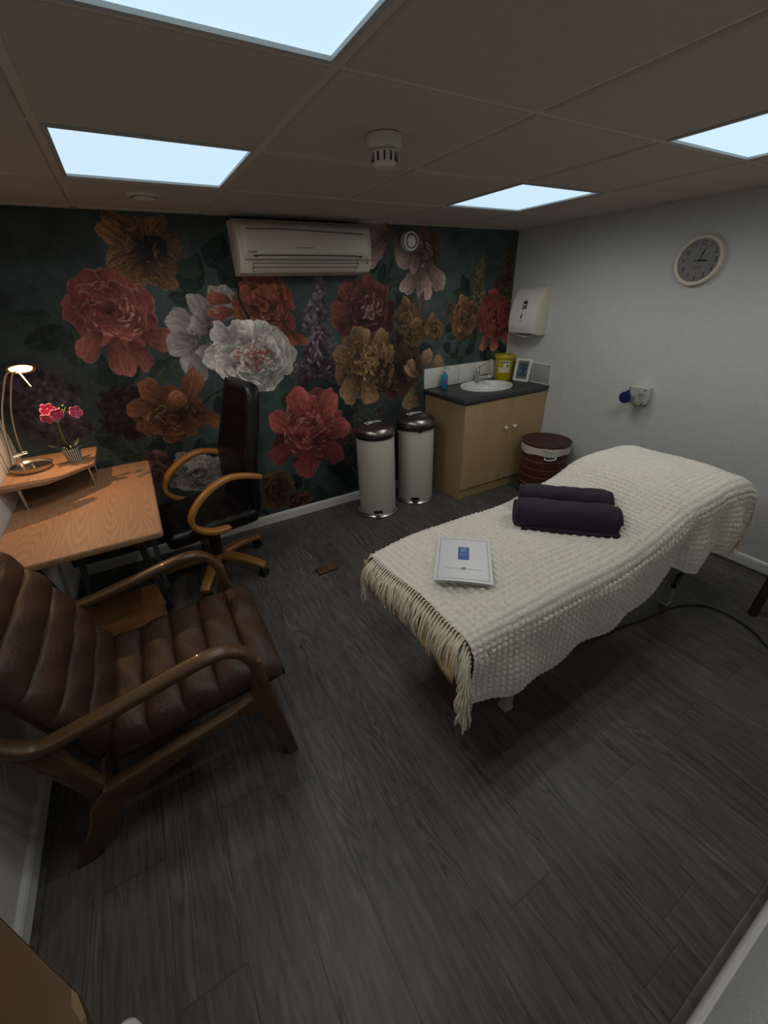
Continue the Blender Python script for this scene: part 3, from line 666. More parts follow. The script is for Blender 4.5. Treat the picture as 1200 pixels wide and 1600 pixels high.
# paper towel dispenser on right wall (local: u = -y, v = z, w = out from wall)
t = T('paper_towel_dispenser', 'white curved paper towel dispenser on the right wall beside the mural', 'dispenser', (XR, 2.65, 1.26))
y0, y1 = 2.525, 2.80
prof = [(-.002, 1.64), (.035, 1.636), (.072, 1.612), (.106, 1.57), (.134, 1.51), (.152, 1.44), (.160, 1.37), (.155, 1.315), (.138, 1.283), (.09, 1.268), (0, 1.268)]
mb = MB(); mb.prism([(XR-d, z) for d, z in prof], y0+.004, y1-.004, 'y')
# prism 'y' takes (u,v)->(x,z)
mb.build('cover', M_white, t, ang=30)
M_warmw = mat('side_warm_light_tint', (.70, .66, .56), .4)  # white plastic sides; warm lamplight is painted into their colour
mb = MB(); mb.prism([(XR-d*.98, 1.455+(z-1.455)*.99) for d, z in prof], y0-.004, y0+.0045, 'y', .003); mb.build('side_panel', M_warmw, t, ang=30)
mb = MB(); mb.prism([(XR-d*.98, 1.455+(z-1.455)*.99) for d, z in prof], y1-.0045, y1+.004, 'y', .003); mb.build('side_panel', M_warmw, t, ang=30)
mb = MB(); mb.box((XR-.105, (y0+y1)/2, 1.2755), (.05, .17, .012), .004); mb.build('towel_slot', M_dk, t)
mb = MB(); mb.tube([(XR-.112, y0+.04, 1.268), (XR-.120, y0+.09, 1.256), (XR-.122, y0+.15, 1.26), (XR-.120, y1-.05, 1.272)], 1, 8, 5, flat=(.013, .0015)); mb.build('paper_towel', mat('paper', (.75, .73, .68), .8), t)
MB().lathe([(.009, 0), (.009, .004), (0, .005)], 20, M=frame_M((XR-.062, 2.66, 1.6205), (0, 1, 0), (-.5, 0, -.85), None)).build('lock_button', mat('pink_grey_plastic', (.45, .33, .32), .4), t)
M_navy = mat('navy_print', (.012, .016, .05), .5)
def face_box(y, z, dy, dz, dep):  # little slab following the dispenser front
    mbx = MB(); sl = (prof[4][0]-prof[3][0])/(prof[4][1]-prof[3][1])
    return mbx
F = frame_M((XR-.1395, 2.655, 1.497), (0, -1, 0), (.24, 0, 1), None)
mb = MB(); mb.add([tuple(p) for p in [(-.021, -.030, .001), (.021, -.030, .001), (.021, -.001, .001), (-.021, -.001, .001), (-.021, .004, .001), (.021, .004, .001), (.021, .032, .001), (-.021, .032, .001)]], [(0, 1, 2, 3), (4, 5, 6, 7)], F)
mb.build('square_mark', M_navy, t, smooth=False)
mb = MB(); mb.tube([(-.016, .000, .002), (-.004, .010, .002), (.004, .004, .002), (.002, -.008, .002), (-.012, -.020, .002), (.012, -.022, .002)], .0022, 6, 4, M=F); mb.build('white_swirl', M_white, t)
F = frame_M((XR-.1585, 2.665, 1.40), (0, -1, 0), (.11, 0, 1), None)
mb = MB(); mb.tube([(.004, .034, .001), (-.001, .02, .001), (-.002, .004, .001), (-.002, -.004, .001)], [.002, .005, .0055, .003], 8, 4, M=F); mb.lathe([(.0045, 0), (.004, .003), (0, .003)], 12, (-.004, -.018, 0), M=F); mb.build('exclamation_mark', M_navy, t)

# wall clock
cy_, cz_ = 1.476, 1.735
t = T('wall_clock', 'round white wall clock with black hands, on the right wall', 'clock', (XR, cy_, cz_))
F = frame_M((XR, cy_, cz_), (0, -1, 0), (0, 0, 1), (-1, 0, 0))
MB().lathe([(.128, 0), (.131, .012), (.131, .030), (.126, .038), (.118, .040), (.110, .034), (.108, .022), (.108, .014)], 64, M=F).build('rim', mat('clock_rim_cream', (.72, .66, .56), .35), t)
MB().lathe([(.110, .012), (.110, .016), (0, .016)], 64, M=F).build('dial', mat('clock_dial', (.62, .62, .60), .6), t, ang=20)
def glass():
    m = bpy.data.materials.new('clear_glass'); m.use_nodes = True; b = m.node_tree.nodes['Principled BSDF']
    b.inputs['Base Color'].default_value = (1, 1, 1, 1); b.inputs['Roughness'].default_value = .02; b.inputs['Transmission Weight'].default_value = 1; b.inputs['IOR'].default_value = 1.01; b.inputs['Coat Weight'].default_value = 1; b.inputs['Coat Roughness'].default_value = .02; b.inputs['Coat IOR'].default_value = 1.7
    return m
M_glass = glass()
for k in range(1, 13):
    a = PI/2-2*PI*k/12; r = .088
    text_mb(str(k), .036, F @ Matrix.Translation((r*math.cos(a), r*math.sin(a), .0168)), .0003, squash=.85).build('numeral', mat('numeral_grey', (.03, .03, .032), .5) if k == 1 else bpy.data.materials['numeral_grey'], t, smooth=False)
def hand(a, L_, w, z, back):
    d = (math.cos(a), math.sin(a)); n_ = (-d[1], d[0])
    pts = [(-back, -w*.4), (L_*.55, -w), (L_, -w*.25), (L_, w*.25), (L_*.55, w), (-back, w*.4)]
    mb = MB(); P = [(d[0]*u+n_[0]*v, d[1]*u+n_[1]*v) for u, v in pts]; mb.prism(P, z, z+.001, 'z', M=F); return mb
hand(PI/2-math.radians(18), .078, .0030, .0200, .0).build('minute_hand', M_black, t, smooth=False)
hand(math.radians(-2), .050, .0045, .0185, .026).build('hour_hand', M_black, t, smooth=False)
MB().lathe([(.005, .0165), (.005, .0225), (0, .023)], 16, M=F).build('hub', M_black, t)
text_mb('ACCTIM', .011, F @ Matrix.Translation((0, -.036, .0168)), .0003).build('maker_mark', M_black, t, smooth=False)
text_mb('QUARTZ', .007, F @ Matrix.Translation((.04, .022, .0168)), .0003).build('dial_print', M_white, t, smooth=False)
MB().lathe([(.109, .026), (.109, .028), (0, .028)], 48, M=F).build('glass_cover', M_glass, t, ang=20)

# socket box with blue cap
t = T('power_socket', 'grey socket box with a round blue cap on the right wall', 'socket', (XR, 1.59, .93))
MB().box((XR-.038, 1.598, .932), (.076, .125, .115), .006).build('box', mat('socket_box_grey', (.62, .60, .56), .45), t)
M_face = mat('socket_face', (.36, .37, .35), .5)
MB().box((XR-.0785, 1.598, .932), (.006, .121, .111), .002).build('face_plate', M_face, t)
mb = MB()
for a, b in ((1, 1), (-1, 1), (-1, -1), (1, -1)): MB().lathe([(.005, 0), (.0045, .004), (0, .004)], 12, M=frame_M((XR-.081, 1.598+a*.052, .932+b*.047), (0, -1, 0), (0, 0, 1), (-1, 0, 0))).build('screw', M_black, t)
F = frame_M((XR-.082, 1.637, .925), (0, -1, 0), (0, 0, 1), (-1, 0, 0))
MB().lathe([(.030, 0), (.030, .028), (.034, .030)], 32, M=F).build('outlet_collar', M_face, t)
M_blue = mat('blue_plastic', (.010, .012, .11), .4)
mb = MB(); F2 = F @ Matrix.Translation((-.012, -.006, .034)); mb.lathe([(.040, 0), (.041, .004), (.040, .013), (.036, .017), (0, .018)], 36, M=F2); mb.box((.012, .042, .004), (.022, .022, .014), .004, M=F2); mb.build('blue_cap', M_blue, t)
F = frame_M((XR-.082, 1.568, .935), (0, -1, 0), (0, 0, 1), (-1, 0, 0))
mb = MB(); mb.box((0, .018, .004), (.03, .022, .012), .004, M=F); mb.tube([(-.012, .014, .010), (-.006, .026, .012), (.006, .026, .012), (.012, .014, .010)], .0025, 8, 3, M=F); mb.box((0, -.002, .002), (.012, .02, .006), .002, M=F); mb.build('latch', M_face, t)

# ================================================================== sink unit
M_maple = wood('light_maple_laminate', (.50, .36, .20), (.38, .26, .13), 'Z', 1.4, .4, .25, contrast=.6)
M_maple2 = wood('light_maple_side', (.46, .34, .19), (.36, .25, .13), 'Z', 1.4, .4, .25, contrast=.6)
cx0, cx1, cyf, cyb, zt = 2.118, XR-.006, 2.425, YW-.004, .832
t = T('sink_cabinet', 'pale wood two-door cabinet under the sink in the corner', 'cabinet', (2.58, 2.68, 0))
mb = MB(); mb.box((cx0+.009, (cyf+cyb)/2, zt/2), (.018, cyb-cyf, zt), .001); mb.build('side_panel', M_maple2, t, smooth=False)
mb = MB(); mb.box((cx1-.009, (cyf+cyb)/2, zt/2), (.018, cyb-cyf, zt), .001); mb.build('side_panel', M_maple2, t, smooth=False)
MB().box(((cx0+cx1)/2, (cyf+cyb)/2+.01, zt/2+.04), (cx1-cx0-.038, cyb-cyf-.06, zt-.10), 0).build('carcass', M_maple2, t, smooth=False)
MB().box(((cx0+cx1)/2, cyf+.012, .045), (cx1-cx0-.037, .016, .088), .001).build('kickboard', M_maple, t, smooth=False)
xm = 2.628
for a, b, kx in ((cx0+.002, xm-.002, xm-.055), (xm+.002, cx1-.002, xm+.045)):
    d = MB().box(((a+b)/2, cyf-.010, (.095+zt-.006)/2), (b-a, .018, zt-.006-.095), .0012).build('door', M_maple, t, smooth=False)
    F = frame_M((kx, cyf-.019, .578), (1, 0, 0), (0, 0, 1), (0, -1, 0))
    MB().lathe([(.006, 0), (.006, .010), (.013, .014), (.0165, .021), (.014, .029), (.006, .032), (0, .0325)], 24, M=F).build('knob', mat('white_ceramic', (.75, .75, .73), .2) if 'white_ceramic' not in bpy.data.materials else bpy.data.materials['white_ceramic'], d)
M_top = mat('dark_grey_worktop', (.045, .048, .055), .45, var=.3, vscale=220)
# worktop with an oval cut-out for the basin
bc = (2.605, 2.705); bx, by = .250, .200
o = MB().box(((2.098+XR-.002)/2, (2.395+YW-.002)/2, .852), (XR-.002-2.098, YW-.002-2.395, .038), .008).build('worktop', M_top)
tag(o, 'dark grey laminate worktop on top of the pale sink cabinet', 'worktop')
cut = MB().lathe([(1, -.2), (1, .2)], 48, (*bc, .85), sx=bx-.02, sy=by-.02).build('c', M_top); 
bmod = o.modifiers.new('b', 'BOOLEAN'); bmod.operation = 'DIFFERENCE'; bmod.object = cut; bmod.solver = 'EXACT'
dg = bpy.context.evaluated_depsgraph_get(); dg.update(); me = bpy.data.meshes.new_from_object(o.evaluated_get(dg)); o.modifiers.clear(); o.data = me; bpy.data.objects.remove(cut)
cab = bpy.data.objects['sink_cabinet']
for ch in list(cab.children):
    if ch.name.startswith('carcass'):   # hollow top so the bowl fits
        ch.data.transform(Matrix.Identity(4)); 
        for v in ch.data.vertices:
            if v.co.z > .5: v.co.z = .655
M_cer = bpy.data.materials['white_ceramic']
t = T('wash_basin', 'oval white ceramic basin set into the dark worktop', 'basin', (*bc, .70))
mb = MB(); mb.lathe([(.0001, -.165), (.25, -.16), (.55, -.13), (.78, -.06), (.84, -.012), (.86, .006), (.93, .014), (.985, .012), (1.0, .002), (1.0, -.001), (.92, -.002), (.86, -.03), (.82, -.08), (.58, -.145), (.0001, -.175)], 64, (*bc, .872), sx=bx, sy=by)
mb.build('bowl', M_cer, t)
MB().lathe([(.022, .0), (.022, .003), (.012, .004), (0, .002)], 24, (bc[0], bc[1], .872-.164)).build('drain', M_chrome, t)
# tap behind the basin
t = T('mixer_tap', 'chrome mixer tap with long thin lever at back of basin', 'tap', (2.655, 2.855, .872))
b0 = Vector((2.640, 2.868, .884))
mb = MB(); mb.lathe([(.026, 0), (.026, .006), (.020, .010), (.019, .06), (.023, .085), (.022, .105), (.014, .118), (0, .121)], 28, b0); mb.build('body', M_chrome, t)
mb = MB(); mb.tube([b0+Vector((0, 0, .03)), b0+Vector((.02, -.045, .055)), b0+Vector((.035, -.095, .062)), b0+Vector((.04, -.115, .048))], [.013, .012, .011, .010], 12, 5); mb.build('spout', M_chrome, t)
mb = MB(); mb.tube([b0+Vector((0, 0, .118)), b0+Vector((.03, -.01, .132)), b0+Vector((.085, -.02, .150)), b0+Vector((.120, -.03, .172))], [.007, .0045, .0035, .0035], 10, 4); mb.tube([b0+Vector((.112, -.03, .178)), b0+Vector((.13, -.03, .182))], .008, 10); mb.build('lever', M_chrome, t)
# splashback tiles
M_tile_w = mat('white_glazed_tile', (.66, .66, .63), .2)
M_grout = mat('tile_edge_white', (.50, .50, .48), .5)
mb = MB()
xs_ = [2.100, 2.292, 2.484, 2.676, 2.868, 3.044]
for a, b in zip(xs_, xs_[1:]): mb.box(((a+b)/2, YW-.004, .956), (b-a-.004, .007, .166), .002)
o = mb.build('trim_5', M_tile_w); struct(o)
M_tile_g = mat('grey_glazed_tile', (.40, .41, .41), .25, var=.15, vscale=60)
mb = MB()
for a, b in ((2.405, 2.575), (2.579, 2.749), (2.753, 2.936)): mb.box((XR-.004, (a+b)/2, .951), (.007, b-a-.002, .155), .002)
struct(mb.build('trim_6', M_tile_g))
mb = MB(); mb.box((XR-.006, 2.40, .953), (.012, .008, .163), .002); mb.box((XR-.006, 2.665, 1.034), (.012, .54, .008), .002); mb.box((XR-.006, 2.665, .8745), (.012, .54, .006), .002)
struct(mb.build('trim_7', M_paint))

# soap bottle
t = T('hand_wash_bottle', 'blue pump bottle of hand wash at left end of worktop', 'soap bottle', (2.262, 2.865, .871))
c = (2.262, 2.865, .871)
M_soap = mat('blue_liquid_soap', (.02, .22, .42), .12, coat=.6)
MB().lathe([(.026, 0), (.031, .006), (.031, .09), (.027, .112), (.014, .126), (.013, .132)], 32, c, sx=1.05, sy=.75).build('bottle', M_soap, t)
mb = MB(); mb.lathe([(.014, .130), (.015, .134), (.015, .146), (.006, .150), (.005, .166), (.011, .168), (.011, .178), (0, .180)], 24, c); mb.tube([(c[0], c[1], c[2]+.173), (c[0]+.02, c[1]-.018, c[2]+.173), (c[0]+.028, c[1]-.026, c[2]+.166)], .005, 10, 3); mb.build('pump', mat('clear_grey_plastic', (.35, .42, .45), .2), t)
mb = MB(); F = frame_M((c[0]-.002, c[1]-.0242, c[2]+.058), (1, 0, 0), (0, 0, 1), (0, -1, 0)); mb.lathe([(1, 0), (1, .001), (0, .0012)], 28, M=F @ Matrix.Diagonal((.017, .026, 1, 1))); mb.build('label', mat('soap_label', (.06, .12, .35), .4), t)
mb = MB(); mb.lathe([(1, 0), (1, .001), (0, .0012)], 20, M=F @ Matrix.Translation((.003, .008, .001)) @ Matrix.Diagonal((.009, .006, 1, 1))); mb.build('label_flash', mat('red_print', (.45, .04, .04), .4), t)

# yellow sharps bin
t = T('sharps_bin', 'yellow plastic clinical sharps bin in the worktop corner', 'sharps bin', (2.945, 2.845, .871))
c = (2.935, 2.842, .871)
M_yel = mat('yellow_plastic', (.46, .36, .012), .35)
MB().lathe([(.072, 0), (.075, .006), (.086, .195), (.087, .200)], 44, c).build('tub', M_yel, t)
MB().lathe([(.086, .196), (.096, .198), (.096, .212), (.092, .222), (.080, .226), (.060, .224), (.058, .228), (.035, .228), (0, .226)], 44, c).build('lid', mat('yellow_lid', (.50, .37, .015), .3), t)
def wrap(c, r0, r1, z0, z1, a0, a1, off, name, m, par, n=14):
    vs = []; fs = []
    for k in range(n+1):
        a = a0+(a1-a0)*k/n
        for z, r in ((z0, r0), (z1, r1)):
            for o_ in (off, off+.0008): vs.append((c[0]+(r+o_)*math.cos(a), c[1]+(r+o_)*math.sin(a), c[2]+z))
    for k in range(n):
        i = k*4; j = i+4
        fs += [(i+1, j+1, j+3, i+3), (i, i+2, j+2, j), (i+2, i+3, j+3, j+2), (i, j, j+1, i+1)]
    return MB().add(vs, fs).build(name, m, par)
va = math.atan2(-c[1], -c[0])
M_lab = mat('label_cream', (.62, .60, .50), .5)
lb = wrap(c, .0795, .0845, .075, .175, va-.55, va+.65, .0006, 'label', M_lab, t)
wrap(c, .0815, .0845, .118, .168, va-.50, va+.02, .0016, 'yellow_print', mat('label_yellow', (.62, .50, .05), .5), lb)
wrap(c, .0842, .0846, .160, .168, va-.50, va+.6, .002, 'heading_print', mat('label_black_print', (.05, .05, .04), .5), lb)
wrap(c, .082, .0835, .120, .145, va+.30, va+.44, .002, 'hazard_print', bpy.data.materials['label_black_print'], lb)
for k in range(4): wrap(c, .0816+.0005*k, .082+.0005*k, .122+.009*k, .1245+.009*k, va-.46, va-.1, .0024, 'text_line', bpy.data.materials['label_black_print'], lb)

# framed picture
t = T('picture_frame', 'small white framed blue abstract picture standing on the worktop', 'picture frame', (3.0, 2.70, .871))
F = frame_M((2.990, 2.672, .872), Vector((.25, -1, 0)).normalized(), Vector((.16, .03, 1)).normalized()); W_, H_ = .150, .195
mb = MB()
for s in (-1, 1): mb.box((s*(W_/2-.010), H_/2, .0), (.020, H_, .022), .002, M=F); 
mb.box((0, .010, 0), (W_-.04, .020, .022), .002, M=F); mb.box((0, H_-.010, 0), (W_-.04, .020, .022), .002, M=F); mb.build('frame', M_white, t)
MB().box((0, H_/2, -.004), (W_-.036, H_-.036, .004), 0, M=F).build('mount', mat('mount_board', (.50, .52, .53), .7), t, smooth=False)
M_art = bpy.data.materials.new('blue_abstract_print'); M_art.use_nodes = True; N = M_art.node_tree.nodes; L = M_art.node_tree.links
vt = N.new('ShaderNodeTexVoronoi'); vt.inputs['Scale'].default_value = 55; nz_ = N.new('ShaderNodeTexNoise'); nz_.inputs['Scale'].default_value = 22; nz_.inputs['Distortion'].default_value = 2; tc = N.new('ShaderNodeTexCoord')
L.new(tc.outputs['Object'], vt.inputs['Vector']); L.new(tc.outputs['Object'], nz_.inputs['Vector'])
ml = N.new('ShaderNodeMath'); ml.operation = 'MULTIPLY'; L.new(vt.outputs['Distance'], ml.inputs[0]); ml.inputs[1].default_value = .55
ad = N.new('ShaderNodeMath'); ad.operation = 'ADD'; L.new(ml.outputs[0], ad.inputs[0]); L.new(nz_.outputs[0], ad.inputs[1]); cr = N.new('ShaderNodeValToRGB'); L.new(ad.outputs[0], cr.inputs[0]); e = cr.color_ramp.elements
e[0].position = .45; e[0].color = (.01, .03, .12, 1); e[1].position = .95; e[1].color = (.35, .5, .6, 1); k = e.new(.7); k.color = (.03, .16, .36, 1)
L.new(cr.outputs[0], N['Principled BSDF'].inputs['Base Color'])
MB().box((0, H_/2, -.001), (.070, .112, .003), 0, M=F).build('blue_print', M_art, t, smooth=False)
MB().box((0, H_/2, .004), (W_-.038, H_-.038, .0015), 0, M=F).build('glass', M_glass, t, smooth=False)
MB().box((0, H_*.40, -.028), (.04, H_*.78, .004), .001, M=F @ Matrix.Rotation(.16, 4, 'X')).build('easel_back', M_black, t)

# ================================================================== pedal bins
M_binb = mat('cream_enamel_bin', (.46, .44, .38), .3, var=.04, vscale=2)
M_lid = mat('dark_chrome_lid', (.30, .29, .28), .30, 1)
def bin_(x, y, lab, liner):
    t = T('pedal_bin', lab, 'bin', (x, y, 0), 'pedal bins beside the sink cabinet')
    c = (x, y, 0); va = math.atan2(-y, -x)
    MB().lathe([(.150, .022), (.150, .655), (.146, .660)], 56, c).build('body', M_binb, t)
    MB().lathe([(.155, 0), (.166, .004), (.167, .012), (.156, .020), (.152, .030), (.148, .030)], 56, c).build('base_ring', M_steel, t)
    MB().lathe([(.150, .652), (.154, .656), (.154, .676), (.150, .680)], 56, c).build('rim_band', M_black, t)
    MB().lathe([(.156, .676), (.159, .682), (.158, .704), (.150, .722), (.130, .736), (.095, .748), (.050, .754), (0, .756)], 56, c).build('lid', M_lid, t)
    # label lying across the lid
    vs = []; fs = []; n = 10
    F = frame_M((x-.01, y+.01, .7575), (math.cos(.12), math.sin(.12), 0), (-math.sin(.12), math.cos(.12), 0))
    for k in range(n+1):
        u = -.068+.136*k/n
        for v in (-.024, .024):
            rr = math.hypot(u, v+.0); vs.append((u, v, -rr*rr*1.3+.004)); vs.append((u, v, -rr*rr*1.3+.003))
    for k in range(n): i = k*4; fs += [(i, i+4, i+6, i+2), (i+1, i+3, i+7, i+5), (i, i+1, i+5, i+4), (i+2, i+6, i+7, i+3)]
    lb = MB().add(vs, fs, F).build('sticker', bpy.data.materials.get('sticker_white') or mat('sticker_white', (.62, .62, .60), .5), t)
    mb = MB(); mb.box((-.05, .0, .0015), (.016, .018, .001), 0, M=F); mb.build('sticker_symbol', M_black, lb)
    mb = MB(); 
    for k in range(3): mb.box((.015+.002*k, .010-.009*k, .0052-.0005*k), (.06, .0022, .0008), 0, M=F)
    mb.build('sticker_text', M_dk, lb)
    F = frame_M((x+.150*math.cos(va), y+.150*math.sin(va), .055), (-math.sin(va), math.cos(va), 0), (0, 0, 1), (math.cos(va), math.sin(va), 0))
    mb = MB(); mb.box((.0, .0, .004), (.07, .022, .012), .003, M=F); mb.build('pedal_slot', M_black, t)
    mb = MB(); mb.box((.0, -.010, .020), (.058, .007, .030), .003, M=F @ Matrix.Rotation(.25, 4, 'X')); mb.build('pedal', M_steel if not liner else M_black, t)
    if liner:
        vs = []; fs = []; n = 48; r_ = random.Random(3)
        for k in range(n):
            a = 2*PI*k/n; d = r_.choice([0, 0, .010, .014]) if k % 2 else .0
            for z, rr in ((.676, .1562), (.648-d, .1565), (.648-d, .1515), (.676, .1515)): vs.append((x+rr*math.cos(a), y+rr*math.sin(a), z))
        for k in range(n):
            j = (k+1) % n
            for i in range(4): fs.append((k*4+i, j*4+i, j*4+(i+1) % 4, k*4+(i+1) % 4))
        MB().add(vs, fs).build('bin_liner', M_black, t)
bin_(1.445, 2.665, 'cream pedal bin nearer the mural flowers, left of the pair', False)
bin_(1.845, 2.690, 'cream pedal bin right beside the sink cabinet, black liner showing', True)

# ================================================================== laundry basket
t = T('laundry_basket', 'round dark brown bamboo laundry basket with white liner beside cabinet', 'laundry basket', (2.835, 2.165, 0))
c = (2.835, 2.165, 0)
def bamboo(name, c1, c2, axis_z=True):
    m = bpy.data.materials.new(name); m.use_nodes = True; N = m.node_tree.nodes; L = m.node_tree.links; b = N['Principled BSDF']
    tc = N.new('ShaderNodeTexCoord'); n = N.new('ShaderNodeTexNoise'); n.inputs['Scale'].default_value = 40; L.new(tc.outputs['Object'], n.inputs['Vector'])
    mx = N.new('ShaderNodeMix'); mx.data_type = 'RGBA'; mx.inputs[6].default_value = (*c1, 1); mx.inputs[7].default_value = (*c2, 1); L.new(n.outputs[0], mx.inputs[0]); L.new(mx.outputs[2], b.inputs['Base Color']); b.inputs['Roughness'].default_value = .5
    return m
M_bam = bamboo('dark_bamboo', (.055, .012, .008), (.10, .028, .018))
mb = MB(); ns = 60
for k in range(ns):
    a = 2*PI*k/ns; M = Matrix.Translation((c[0]+.188*math.cos(a), c[1]+.188*math.sin(a), .205)) @ Matrix.Rotation(a, 4, 'Z')
    mb.box((0, 0, 0), (.006, .0175, .41), .002, M, 1)
mb.build('slat_wall', M_bam, t)
mb = MB()
for z in (.06, .13, .20, .27, .34): mb.lathe([(.1915, z-.0015), (.1930, z), (.1915, z+.0015)], 60, c)
mb.build('stitching', mat('thread_brown', (.28, .16, .10), .7), t)
vs = [(.190, .398), (.198, .40), (.199, .43), (.197, .462), (.188, .468), (.180, .46)]
mb = MB(); vv = []; fs = []; n = 72; r_ = random.Random(5); ph = [r_.uniform(-1, 1) for _ in range(n)]
for k in range(n):
    a = 2*PI*k/n; w_ = .002*math.sin(k*2.1)+.0012*ph[k]
    for i, (r, z) in enumerate(vs): vv.append((c[0]+(r+w_)*math.cos(a), c[1]+(r+w_)*math.sin(a), z+(.006*math.sin(k*.5)+.003*ph[k] if i < 2 else 0)))
for k in range(n):
    j = (k+1) % n
    for i in range(len(vs)-1): fs.append((k*6+i, j*6+i, j*6+i+1, k*6+i+1))
mb.add(vv, fs); o = mb.build('liner', mat('white_cotton_liner', (.60, .57, .52), .8), t); so = o.modifiers.new('s', 'SOLIDIFY'); so.thickness = .002
ld = MB()
for k in range(11):
    u = -.19+.038*(k-.0)+.0; 
    for_half = math.sqrt(max(.195**2-min(abs(-.19+.038*k), .19)**2, .0004))
    ld.box((c[0], c[1]-.19+.038*k, .476), (2*for_half, .034, .010), .003, seg=1)
ld.build('lid', bamboo('dark_bamboo_lid', (.035, .012, .008), (.075, .026, .016)), t)
MB().lathe([(.190, .468), (.200, .468), (.200, .482), (.190, .482), (.190, .468)], 60, c).build('lid_rim', M_bam, t)
ca = math.atan2(-c[1], -c[0])
def onb(a, z, r=.196): return (c[0]+r*math.cos(a), c[1]+r*math.sin(a), z)
mb = MB(); mb.tube([onb(ca+.05, .385, .19), onb(ca+.06, .375, .202), onb(ca+.22, .372, .207), onb(ca+.46, .380, .205), onb(ca+.50, .395, .194)], .0055, 8, 4); mb.build('rope_handle', mat('white_rope', (.70, .68, .62), .8), t)
mb = MB(); mb.tube([onb(ca-.08, .468, .200), onb(ca+.05, .452, .206), onb(ca+.2, .448, .205), onb(ca+.3, .44, .203)], .003, 8, 4); mb.tube([onb(ca-.02, .452, .205), onb(ca+.06, .470, .208), onb(ca+.12, .452, .206)], .003, 8, 4); mb.build('drawstring', bpy.data.materials['white_rope'], t)
# ================================================================== massage table
BX0, BX1, BY0, BY1 = .618, 2.42, .665, 1.265
ZP = [(.50, .640), (.60, .652), (.70, .668), (.85, .680), (1.04, .686), (1.24, .674), (1.45, .684), (1.6, .706), (1.77, .745), (1.91, .786), (2.07, .803), (2.25, .795), (2.35, .782), (2.44, .742), (2.50, .700), (2.60, .66)]
def ztop(x):
    xs = [p[0] for p in ZP]; zs = [p[1] for p in ZP]
    i = max(1, min(len(xs)-1, int(np.searchsorted(xs, x)))); 
    def tan(k): k0, k1 = max(k-1, 0), min(k+1, len(xs)-1); return (zs[k1]-zs[k0])/(xs[k1]-xs[k0])
    h = xs[i]-xs[i-1]; t_ = min(max((x-xs[i-1])/h, 0), 1); a, b = zs[i-1], zs[i]; ma, mb_ = tan(i-1)*h, tan(i)*h
    return (2*t_**3-3*t_**2+1)*a+(t_**3-2*t_**2+t_)*ma+(-2*t_**3+3*t_**2)*b+(t_**3-t_**2)*mb_
t = T('massage_table', 'massage table with tan cover under the cream waffle blanket', 'massage table', (1.5, .96, 0))
M_tan = mat('tan_cover', (.50, .36, .19), .7, bump=.3, bscale=40, var=.1, vscale=15)
# upholstered top following the raised head end
def slab(x0, x1, n, zt_, thick, name, m):
    mb = MB(); rr = .028; sec = []
    for a in range(5): an = PI/2*a/4; sec.append((BY1-rr+rr*math.sin(an), -rr+rr*math.cos(an)))
    for a in range(5): an = PI/2*a/4; sec.append((BY1-rr+rr*math.cos(an), -thick+rr-rr*math.sin(an)))
    for a in range(5): an = PI/2*a/4; sec.append((BY0+rr-rr*math.sin(an), -thick+rr-rr*math.cos(an)))
    for a in range(5): an = PI/2*a/4; sec.append((BY0+rr-rr*math.cos(an), -rr+rr*math.sin(an)))
    vs = []; fs = []; K = len(sec); xs = [x0, x0+.006, x0+.02]+[x0+.04+(x1-x0-.08)*k/n for k in range(n+1)]+[x1-.02, x1-.006, x1]
    for i, x in enumerate(xs):
        e = min(i, len(xs)-1-i); s = (.82, .93, .985)[e] if e < 3 else 1
        for y, dz in sec: cy = (BY0+BY1)/2; vs.append((x, cy+(y-cy)*(1-(1-s)*.25), zt_(x)-thick/2+(dz+thick/2)*s))
    for i in range(len(xs)-1):
        for k in range(K): fs.append((i*K+k, i*K+(k+1) % K, (i+1)*K+(k+1) % K, (i+1)*K+k))
    fs += [tuple(range(K)), tuple((len(xs)-1)*K+k for k in range(K))]
    return mb.add(vs, fs).build(name, m, t)
slab(BX0, BX1, 40, lambda x: ztop(x)-.018, .075, 'padded_top', M_tan)
# loose tan sheet hanging a little below the pad at the foot
mb = MB(); vs = []; fs = []; n = 40
for k in range(n+1):
    y = BY1+.01-(BY1-BY0+.02)*k/n; d = .030+.012*math.sin(k*.42)+.006*math.sin(k*1.3)+(.035 if k > 30 else 0)*(k-30)/10
    for z in (.630, .60, .575, .575-d*.6, .575-d): vs.append((BX0-.006-.010*(z < .6)*math.sin(k*.7)*.6-(.012 if z < .56 else 0), y, z))
for k in range(n):
    for i in range(4): fs.append((k*5+i, (k+1)*5+i, (k+1)*5+i+1, k*5+i+1))
o = mb.add(vs, fs).build('hanging_sheet', M_tan, t); so = o.modifiers.new('s', 'SOLIDIFY'); so.thickness = .003
for x in (1.0, 2.255):
    for y in (.745, 1.185):
        mb = MB(); mb.box((x, y, .285), (.042, .042, .53), .004); l = mb.build('leg', M_grey, t)
        MB().box((x, y, .011), (.050, .050, .022), .005).build('rubber_foot', M_grey if y < 1 else M_black, l)
mb = MB(); mb.tube([(2.255, .722, .235), (2.205, .712, .215), (2.150, .700, .205)], 1, 10, 4, flat=(.012, .017)); mb.build('adjusting_handle', M_black, t)
for y in (.745, 1.185): MB().box((1.62, y, .545), (1.35, .035, .04), .003).build('side_rail', M_grey, t)
for x in (1.0, 2.255): MB().box((x, .965, .53), (.035, .40, .035), .003).build('cross_rail', M_grey, t)

